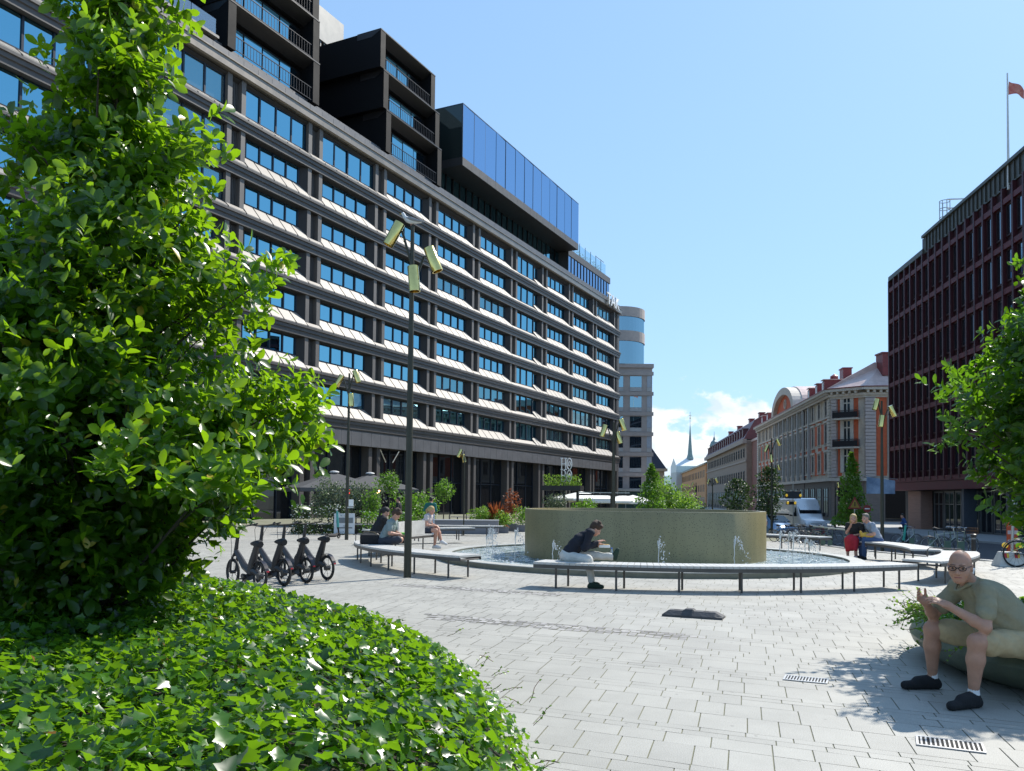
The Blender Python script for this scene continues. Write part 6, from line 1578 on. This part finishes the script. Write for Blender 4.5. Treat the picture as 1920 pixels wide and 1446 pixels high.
def person(loc,rz,J,label,skin,clothes,hair=None,s=1.0,h=.012,fat=1.0,head_dir=(1,0,-.15),hair_kind='short',hands=(.5,.5),group=None,extra=(),female=False,hs=1.0,palms=None,gl=False):
    """J joints in local metres, facing +x. clothes: dict part->(colour material)"""
    e=empty('person',loc,rz,label,'person',group)
    J={k_:np.array(v,float) for k_,v in J.items()}
    pel,che,nek,hd=J['pel'],J['che'],J['nek'],J['head']
    lat=nrm(J['shL']-J['shR']); spn=nrm(nek-pel); fw=nrm(np.cross(lat,spn)); RT=np.column_stack([fw,lat,spn])
    latp=nrm(J['hipL']-J['hipR']); RPv=np.column_stack([nrm(np.cross(latp,spn)),latp,spn])
    mid=(pel+che)/2; f=fat
    tor=[('e',pel,np.array([.115*f,.165,.13]),RPv,.06),('e',mid,np.array([.115*f,.145*f,.17]),RT,.08),('e',che,np.array([.118*f,.165,.19]),RT,.08),
         ('c',J['shL'],J['shR'],.058,.058,.07),('c',che+spn*.1,nek,.075,.06,.06)]+list(extra)
    neck=[('c',nek-spn*.02,hd+(nek-hd)*.25,.058*hs,.052*hs,.03)]
    Rh=frame3(head_dir); hp,HP=head_prims(hd,Rh,hs)
    arms=[];sl=[]
    for sd_ in 'LR':
        a,b,c=J['sh'+sd_],J['el'+sd_],J['wr'+sd_]; q=.9 if female else 1.0
        arms+=[('c',a,b,.052*q*f**.5,.038*q*f**.3,.02),('c',b,b+(c-b)*.3,.038*q*f**.3,.041*q*f**.3,.02),('c',b+(c-b)*.3,c,.041*q*f**.3,.028*q,.02)]
    legs=[]
    for sd_ in 'LR':
        a,b,c=J['hip'+sd_],J['kn'+sd_],J['an'+sd_]; m_=b+(c-b)*.35
        bk=nrm(np.cross(latp,nrm(c-b)))*-.0
        legs+=[('c',a,b,.088*f**.6,.058*f**.4,.05),('c',b,m_,.056*f**.4,.058*f**.4,.03),('c',m_,c,.058*f**.4,.036,.03)]
    feet=[]
    for sd_ in 'LR':
        a=J['an'+sd_]; t=J['to'+sd_]; d_=nrm(t-a); heel=a+np.array([0,0,-.05])-nrm([d_[0],d_[1],0.001])*.03
        heel=(a-J['kn'+sd_])/np.linalg.norm(a-J['kn'+sd_])*.05 -nrm(t-a)*.03+a
        if t[2]<.06: heel=np.array([a[0],a[1],.040])-nrm([d_[0],d_[1],0])*.035; t[2]=.034
        feet.append([('c',heel,t,.036,.029,.03),('c',a-np.array([0,0,.035]) if t[2]<.06 else a,(a*.45+t*.55),.040,.033,.03)])
    hnd=[]
    for i,sd_ in enumerate('LR'):
        a,b=J['el'+sd_],J['wr'+sd_]; hdv=J.get('hd'+sd_); hdv=(b-a) if hdv is None else hdv
        pn=(palms or {}).get(sd_,(0,0,-1) if True else None)
        hnd+=hand_prims(b,hdv,pn,s=(.98 if not female else .88)*hs,curl=hands[i],side=1 if sd_=='L' else -1)
    allp=tor+neck+hp+arms+legs+hnd
    for ft in feet: allp+=ft
    sdf_mesh('body',allp,skin,e,h)
    def arm_part(t): 
        out=[]
        for sd_ in 'LR':
            a,b,c=J['sh'+sd_],J['el'+sd_],J['wr'+sd_]
            if t<=1: out.append(('c',a,a+(b-a)*t,.058*f**.4,.050*f**.4+.006*(t<.9),.025))
            else: out+=[('c',a,b,.058*f**.5,.048*f**.4,.03),('c',b,b+(c-b)*(t-1),.048*f**.4,.036,.03)]
        return out
    def leg_part(t,loose=1.0):
        out=[]
        for sd_ in 'LR':
            a,b,c=J['hip'+sd_],J['kn'+sd_],J['an'+sd_]
            if t<=1: out.append(('c',a,a+(b-a)*t,.098*f**.6,.078*f**.5*loose,.05))
            else: out+=[('c',a,b,.094*f**.6,.066*f**.4*loose,.05),('c',b,b+(c-b)*(t-1),.064*f**.4*loose,.050*loose,.04)]
        return out
    if 'shirt' in clothes:
        mt,t=clothes['shirt']; sdf_mesh('shirt',tor[1:4]+list(extra)+[('e',pel+spn*.05,np.array([.12*f,.168,.11]),RPv,.06),('c',che+spn*.1,nek-spn*.03,.078,.066,.05)]+arm_part(t),mt,e,h,.013,fold=.006)
    if 'trousers' in clothes:
        mt,t=clothes['trousers']; sdf_mesh('trousers',[('e',pel-spn*.02,np.array([.125*f,.172,.12]),RPv,.06)]+leg_part(t),mt,e,h,.012,fold=.006)
    if 'skirt' in clothes:
        mt=clothes['skirt']; kk=(J['knL']+J['knR'])/2; lo_=(J['anL']+J['anR'])/2+np.array([.02,0,.10])
        sdf_mesh('skirt',[('e',pel,np.array([.14,.18,.12]),RPv,.06),('c',pel,kk+np.array([0,0,.0]),.16,.14,.06),('c',kk,lo_+np.array([-.02,0,.16]),.14,.12,.10),('c',J['knL'],lo_+np.array([.06,.14,.10]),.08,.05,.06),('c',J['knR'],lo_+np.array([-.04,-.12,.06]),.08,.06,.06)],mt,e,h,.0)
    if 'shoes' in clothes:
        mt=clothes['shoes']
        for ft,sd_ in zip(feet,'LR'): sdf_mesh('shoe',[(p_[0],p_[1],p_[2],p_[3],p_[4],.03) for p_ in ft],mt,e,min(h,.009),.009,cut=[((0,0,.004),(0,0,-1))] if J['to'+sd_][2]<.06 else None)
    if hair is not None:
        c=hd; E=lambda f_,l,u,a,b,d,k=.02: ('e',HP(f_,l,u),np.array([a,b,d])*hs,Rh,k)
        if hair_kind=='short': hp_=[E(-.025,0,.050,.096,.084,.092),E(-.055,0,.0,.058,.076,.07),E(.035,0,.11,.045,.06,.022)]
        if hair_kind=='messy': hp_=[E(-.02,0,.055,.108,.092,.095),E(-.055,0,.0,.065,.083,.075),E(.045,.02,.105,.05,.05,.03),E(.05,-.03,.10,.04,.04,.03),E(-.06,.03,.12,.05,.04,.03),E(-.02,-.03,.14,.04,.035,.025)]
        if hair_kind=='long': hp_=[E(-.02,0,.05,.104,.09,.092),E(-.06,0,-.05,.06,.085,.12),E(-.02,.07,-.06,.05,.03,.12),E(-.02,-.07,-.06,.05,.03,.12),('c',HP(-.075,0,-.05),HP(-.085,0,-.24),.07*hs,.035*hs,.04)]
        if hair_kind=='tail': hp_=[E(-.02,0,.05,.102,.088,.092),E(-.05,0,.0,.06,.08,.07),('c',HP(-.11,0,.03),HP(-.14,0,-.02),.04,.035,.02),('c',HP(-.14,0,-.02),HP(-.10,0,-.20),.035,.02,.02)]
        cuts=[(HP(.045,0,.0),Rh@nrm([1,0,-.55]))]
        sdf_mesh('hair',hp_,hair,e,min(h,.009),.0,.02,cut=cuts if hair_kind in('short','messy','tail') else [(HP(.05,0,.03),Rh@nrm([1,0,-.35]))])
    if gl:
        m=MB(); 
        for q in (1,-1):
            m.path([tuple(HP(.100,q*.033+.025*math.cos(R(a)),.006+.016*math.sin(R(a)))) for a in range(0,360,36)],.0034,5,closed=True)
            m.tube(tuple(HP(.098,q*.058,.012)),tuple(HP(.0,q*.080,.012)),.003,n=5)
        m.tube(tuple(HP(.102,-.01,.010)),tuple(HP(.102,.01,.010)),.003,n=5); g_=m.build('glasses',mat('dark glasses frame',(.015,.012,.012),.3),e,True)
    ey=MB(); 
    for q in (1,-1): ey.sphere(tuple(HP(.080,q*.033,.004)),.0105*hs,8,6)
    ey.build('eyes',mat('eye',(.05,.035,.03),.2,0,0),e,True)
    return e,J,HP,Rh
cloth=lambda n,c,v=.12: mat(n,c,.85,0,v,9,bump=.5,bscale=24)
# ---- bald man on the right planter (joints in world metres, local axes = world axes, root under his pelvis)
O=np.array([4.15,6.75,0])
Jm=dict(pel=(4.17,6.74,.50),che=(3.92,6.74,.76),nek=(3.70,6.70,.94),head=(3.585,6.62,1.075),
 shL=(3.74,6.53,.885),shR=(3.72,6.90,.885),elL=(3.66,6.40,.630),elR=(3.56,7.00,.635),wrL=(3.45,6.54,.775),wrR=(3.43,6.86,.755),
 hipL=(4.12,6.62,.47),hipR=(4.10,6.87,.47),knL=(3.60,6.42,.515),knR=(3.55,7.00,.52),anL=(3.60,6.47,.12),anR=(3.60,7.10,.11),toL=(3.38,6.38,.045),toR=(3.36,7.08,.045))
Jm={k_:np.array(v)-O for k_,v in Jm.items()}
Jm['hdL']=np.array([-.80,.12,.36]); Jm['hdR']=np.array([-.62,-.22,.52])
KH=cloth('sage khaki shirt',(.265,.24,.155)); KS=cloth('beige shorts cloth',(.42,.33,.19)); BS=cloth('black knit shoe',(.012,.012,.014))
e,J,HP,Rh=person(tuple(O),0,Jm,'bald man with glasses in a sage shirt and beige shorts on the pebble planter',SKIN2,
  dict(shirt=(KH,.62),trousers=(KS,.80),shoes=BS),None,h=.0075,fat=1.28,extra=(('e',np.array([3.86,6.70,.74])-O,(.15,.17,.19),None,.08),('e',np.array([3.98,6.73,.62])-O,(.19,.19,.16),None,.08)),head_dir=(-.62,-.77,-.12),hands=(.42,.55),hs=1.08,palms={'L':(.0,.5,-.8),'R':(.6,-.5,.0)},gl=True)
m=MB()
for sd_ in 'LR': a=J['an'+sd_]; m.tube(tuple(a+np.array([0,0,-.02])),tuple(a+np.array([0,0,.025])),.046,.042,14)
m.build('socks',mat('white sock',(.7,.7,.7),.9),e,True)
m=MB(); m.sphere(tuple(HP(.0,.088,-.012)),.012,8,6).tube(tuple(HP(.008,.09,-.015)),tuple(HP(.018,.088,-.04)),.005,n=6); m.build('earbud',WHITE,e,True)
MB().path([tuple(HP(.084,.026,-.063)),tuple(HP(.097,.010,-.061)),tuple(HP(.098,-.010,-.061)),tuple(HP(.084,-.026,-.063))],.0045,5).build('lips',mat('lips',(.30,.10,.09),.5,0,0),e,True)
MB().path([tuple(HP(.088,.05,.030)),tuple(HP(.102,.034,.036)),tuple(HP(.102,.012,.032))],.004,5).path([tuple(HP(.088,-.05,.030)),tuple(HP(.102,-.034,.036)),tuple(HP(.102,-.012,.032))],.004,5).build('eyebrows',mat('eyebrow',(.16,.09,.06),.8),e,True)
c1=sdf_mesh('collar',[('c',J['nek']+np.array([-.05,-.075,-.005]),J['nek']+np.array([.05,-.085,.02]),.010,.010),('c',J['nek']+np.array([-.05,-.075,-.005]),J['nek']+np.array([-.10,-.02,-.06]),.016,.010),('c',J['nek']+np.array([.05,-.085,.03]),J['nek']+np.array([.07,.04,.04]),.016,.016),('c',J['nek']+np.array([-.06,.07,.0]),J['nek']+np.array([-.11,.01,-.06]),.014,.010),('c',J['nek']+np.array([-.06,.07,.0]),J['nek']+np.array([.07,.06,.03]),.014,.016)],KH,e,.006)
# ---- generic poses, facing +x
def sit(lean=.15,seat=.45,hy=.10,kn=.44,arm='lap',cross=False):
    z=seat+.10; J=dict(pel=(0,0,z),che=(.10+lean*.5,0,z+.27),nek=(.14+lean,0,z+.47),head=(.20+lean*1.25,0,z+.60),
      shL=(.13+lean*.9,.185,z+.42),shR=(.13+lean*.9,-.185,z+.42),hipL=(.02,.10,z-.02),hipR=(.02,-.10,z-.02),knL=(kn,.12,z+.0),knR=(kn,-.12,z+.0),
      anL=(kn+.02,.12,.10),anR=(kn-.04,-.12,.10),toL=(kn+.20,.14,.04),toR=(kn+.14,-.14,.04))
    if arm=='lap': J.update(elL=(.16+lean*.6,.24,z+.17),elR=(.16+lean*.6,-.24,z+.17),wrL=(.36+lean*.5,.08,z+.14),wrR=(.36+lean*.5,-.08,z+.14))
    if arm=='up': J.update(elL=(.26+lean*.8,.20,z+.15),elR=(.26+lean*.8,-.20,z+.15),wrL=(.40+lean,.05,z+.24),wrR=(.42+lean,-.05,z+.22))
    if cross: J.update(knL=(.40,.22,z+.02),knR=(.40,-.22,z+.02),anL=(.30,-.10,z-.0),anR=(.36,.12,z-.03),toL=(.42,-.22,z-.02),toR=(.48,.24,z-.04))
    return J
def stand(h=1.72,lean=0,arm='down',stride=.0):
    k=h/1.75; J=dict(pel=(0,0,.95*k),che=(.01+lean*.5,0,1.24*k),nek=(.01+lean,0,1.46*k),head=(.04+lean*1.2,0,1.61*k),shL=(lean,.185,1.41*k),shR=(lean,-.185,1.41*k),
     hipL=(0,.095,.92*k),hipR=(0,-.095,.92*k),knL=(.02+stride*.5,.10,.50*k),knR=(.02-stride*.2,-.10,.50*k),anL=(stride,.10,.10),anR=(-stride,-.10,.10),toL=(.17+stride,.12,.04),toR=(.17-stride,-.12,.04))
    if arm=='down': J.update(elL=(-.02,.25,1.14*k),elR=(-.02,-.25,1.14*k),wrL=(.05,.26,.90*k),wrR=(.05,-.26,.90*k))
    if arm=='front': J.update(elL=(.0,.26,1.15*k),elR=(.0,-.26,1.15*k),wrL=(.24,.08,1.20*k),wrR=(.24,-.08,1.20*k))
    return J
HB=mat('brown hair',(.06,.032,.018),.7,0,.3,30,bump=.8,bscale=120); HBL=mat('blond hair',(.50,.34,.14),.6,0,.3,30,bump=.8,bscale=120); HK=mat('black hair',(.015,.012,.010),.6,0,.2,30,bump=.6,bscale=100); HG_=mat('grey hair',(.16,.14,.12),.7,0,.3,30,bump=.6)
NAVY=cloth('navy jacket',(.008,.010,.02)); OFFW=cloth('off white trousers',(.55,.54,.50)); GT=cloth('grey green t-shirt',(.20,.25,.25)); DSH=cloth('dark shorts',(.03,.035,.05)); BLK=cloth('black cloth',(.012,.012,.014)); PNK=cloth('pale pink top',(.50,.45,.44)); GRN=cloth('bottle green sweatshirt',(.012,.12,.10)); JEA=cloth('blue jeans',(.05,.09,.19)); RDS=cloth('red skirt cloth',(.42,.02,.035),.2); STR=cloth('blue grey striped shirt',(.25,.29,.36)); LBL=cloth('pale denim',(.30,.36,.45)); BLUJ=cloth('blue jacket',(.02,.07,.22)); WSH=cloth('white shoe',(.65,.65,.65)); DGS=cloth('dark green trainer',(.02,.045,.03))
# man eating on the front bench
def ring_pos(a,r): return (FC.x+r*math.sin(R(a)),FC.y-r*math.cos(R(a)))
x,y=(1066-960)/F*14.9,14.95
J=sit(lean=.30,seat=.45,arm='up'); J['head']=(.50,0,1.03); J['nek']=(.40,0,.97); J['che']=(.20,0,.80)
J.update(knR=(.46,-.05,.56),anR=(.80,-.08,.53),toR=(.88,-.06,.66),knL=(.40,.16,.50),anL=(.42,.22,.12),toL=(.60,.24,.045))
J.update(knL=(.38,-.20,.50),anL=(.42,-.30,.12),toL=(.60,-.30,.045),hipL=(.02,-.08,.53),hipR=(.02,.08,.53),knR=(.44,.06,.55),anR=(.82,.05,.535),toR=(.93,.04,.64))
J['hipL'],J['hipR']=(.02,.08,.53),(.02,-.10,.53); J['knL'],J['anL'],J['toL']=(.44,.06,.55),(.82,.05,.535),(.90,.04,.66); J['knR'],J['anR'],J['toR']=(.36,-.28,.50),(.42,-.36,.12),(.60,-.36,.045)
J.update(elL=(.32,.18,.70),elR=(.30,-.20,.70),wrL=(.56,.06,.74),wrR=(.55,-.06,.80))
e,J,HP,Rh=person((x,y,0),R(-3),J,'man in a navy jacket and off white trousers eating with one leg stretched out',SKIN,dict(shirt=(NAVY,1.85),trousers=(OFFW,1.92),shoes=DGS),HB,hair_kind='messy',head_dir=(.8,0,-.62),h=.011)
e2=empty('food_box',(x+.66,y-.01,.70),R(-3),'white takeaway food box held by the man in the navy jacket','food box')
MB().box(-.10,.10,-.08,.08,0,.045).build('tray',WHITE,e2,bevel=.008); MB().box(-.085,.085,-.065,.065,.045,.055).build('food',mat('food',(.55,.35,.12),.7,0,.3,30),e2)
e2=empty('water_bottle',(x+.82,y+.22,.46),0,'clear plastic bottle with blue cap standing on the bench by the eating man','bottle')
MB().lathe([(0,0),(.032,0),(.034,.02),(.034,.14),(.015,.18),(.013,.20),(0,.20)],n=14).build('bottle',clearglass('bottle plastic',(.8,.9,1),.35),e2,True); MB().lathe([(0,.20),(.016,.20),(.016,.225),(0,.225)],n=12).build('cap',mat('blue cap',(.05,.15,.5),.4),e2)
# couple right
p=gp(1642,1041); 
x,y=wpx(1641,23.2),23.2
person((x+.05,y,gz(x,y)),R(187),sit(lean=.12,arm='lap'),'man in a striped shirt and jeans turned to the woman in the red skirt',SKIN,dict(shirt=(STR,.6),trousers=(JEA,1.95),shoes=BLK),HG_,head_dir=(.9,.3,-.1),h=.013,fat=1.1)
x,y=wpx(1606,23.6),23.6
J=sit(lean=.05,kn=.40,arm='lap'); J.update(elR=(.22,-.20,.74),wrR=(.26,-.06,.98),hdR=(-.05,.06,.2))
person((x,y,gz(x,y)),R(228),J,'blonde woman in a black top and red skirt sitting with a hand at her mouth',SKIN,dict(shirt=(BLK,.55),skirt=RDS,shoes=PNK),HBL,hair_kind='long',head_dir=(.9,.25,-.05),h=.013,female=True)
e2=empty('yellow_bag',(wpx(1621,23.2),23.1,.52),0,'yellow and orange bag between the seated couple','bag')
sdf_mesh('bag',[('e',(0,0,.09),(.14,.09,.10)),('e',(.12,0,.06),(.10,.07,.07)),('c',(-.12,0,.10),(-.16,0,.2),.05,.03)],mat('yellow orange cloth',(.65,.38,.05),.7,0,.3,9),e2,.014); MB().path([(-.08,0,.17),(0,0,.28),(.08,0,.16)],.012,6).build('strap',mat('dark strap',(.05,.04,.03),.7),e2,True)
# left bench people
x,y=(722-960)/F*19.4,19.4
J=sit(lean=.07,arm='lap',cross=True)
person((x,y,0),R(-8),J,'man in a grey green T-shirt sitting cross-legged beside the tall lamp post',SKIN,dict(shirt=(GT,.62),trousers=(DSH,1.0),shoes=BLK),HB,hair_kind='messy',head_dir=(.75,0,-.65),h=.012)
e2=empty('lunch_box',(x+.50,y-.03,.66),0,'bright green lunch box in the lap of the man in the grey green T-shirt','lunch box'); MB().box(-.09,.09,-.07,.07,0,.06).build('box',mat('green plastic',(.10,.55,.06),.4,0,0),e2,bevel=.01); MB().box(-.095,.095,-.075,.075,.06,.075).build('lid',mat('lime lid',(.35,.75,.15),.4,0,0),e2)
e2=empty('shoulder_bag',(x-.33,y-.05,.46),R(10),'black shoulder bag on the bench left of the man in the grey green T-shirt','bag')
MB().box(-.22,.22,-.12,.12,0,.22).build('bag',BLK,e2,bevel=.03); MB().path([(-.2,0,.2),(-.1,0,.3),(.12,-.05,.27),(.22,-.05,.12),(.35,-.1,.03)],.012,6).build('strap',mat('tan strap',(.2,.15,.08),.7),e2,True)
x,y=wpx(702,21.9),21.9
person((x,y,0),R(30),sit(lean=.10,arm='up'),'person in black with dark tied hair eating behind the man in grey green',SKIN,dict(shirt=(BLK,1.3),trousers=(BLK,1.9),shoes=BLK),HK,hair_kind='tail',head_dir=(.8,-.2,-.4),h=.013,female=True)
x,y=wpx(794,25.3),25.3
J=sit(lean=.05,kn=.46,arm='lap'); J.update(knL=(.46,.03,.60),anL=(.60,-.02,.22),toL=(.76,-.02,.14))
person((x,y,0),R(-14),J,'blonde woman in a pale top and shorts sitting with crossed legs',SKIN,dict(shirt=(PNK,.35),trousers=(DSH,.55),shoes=WSH),HBL,hair_kind='tail',head_dir=(.95,.2,-.2),h=.012,female=True)
x,y=wpx(811,37),36.0
person((x,y,gz(x,y)),R(75),stand(1.72,.06,'front'),'person in a bottle green sweatshirt standing with their back to the camera',SKIN,dict(shirt=(GRN,1.9),trousers=(LBL,1.95),shoes=WSH),HK,h=.014,fat=1.1)
x,y=wpx(748,38),38
person((x,y,gz(x,y)),R(170),stand(1.72,.0,'front'),'person in black standing half behind the tallest lamp post',SKIN,dict(shirt=(BLK,1.9),trousers=(BLK,1.95),shoes=BLK),HK,h=.014)
x,y=wpx(1431,44),44
person((x,y,gz(x,y)),R(200),stand(1.70,.04,'down',.12),'pedestrian in a pale pink top half hidden by the right end of the drum',SKIN,dict(shirt=(PNK,.6),trousers=(BLK,1.95),shoes=BLK),HK,h=.014,fat=1.15)
x,y=wpx(1697,46),46
person((x,y,gz(x,y)),R(160),stand(1.68,.08,'front',.15),'pedestrian in a blue jacket in the shade by the red office entrance',SKIN,dict(shirt=(BLUJ,1.9),trousers=(DSH,1.95),shoes=BLK),HK,h=.014)
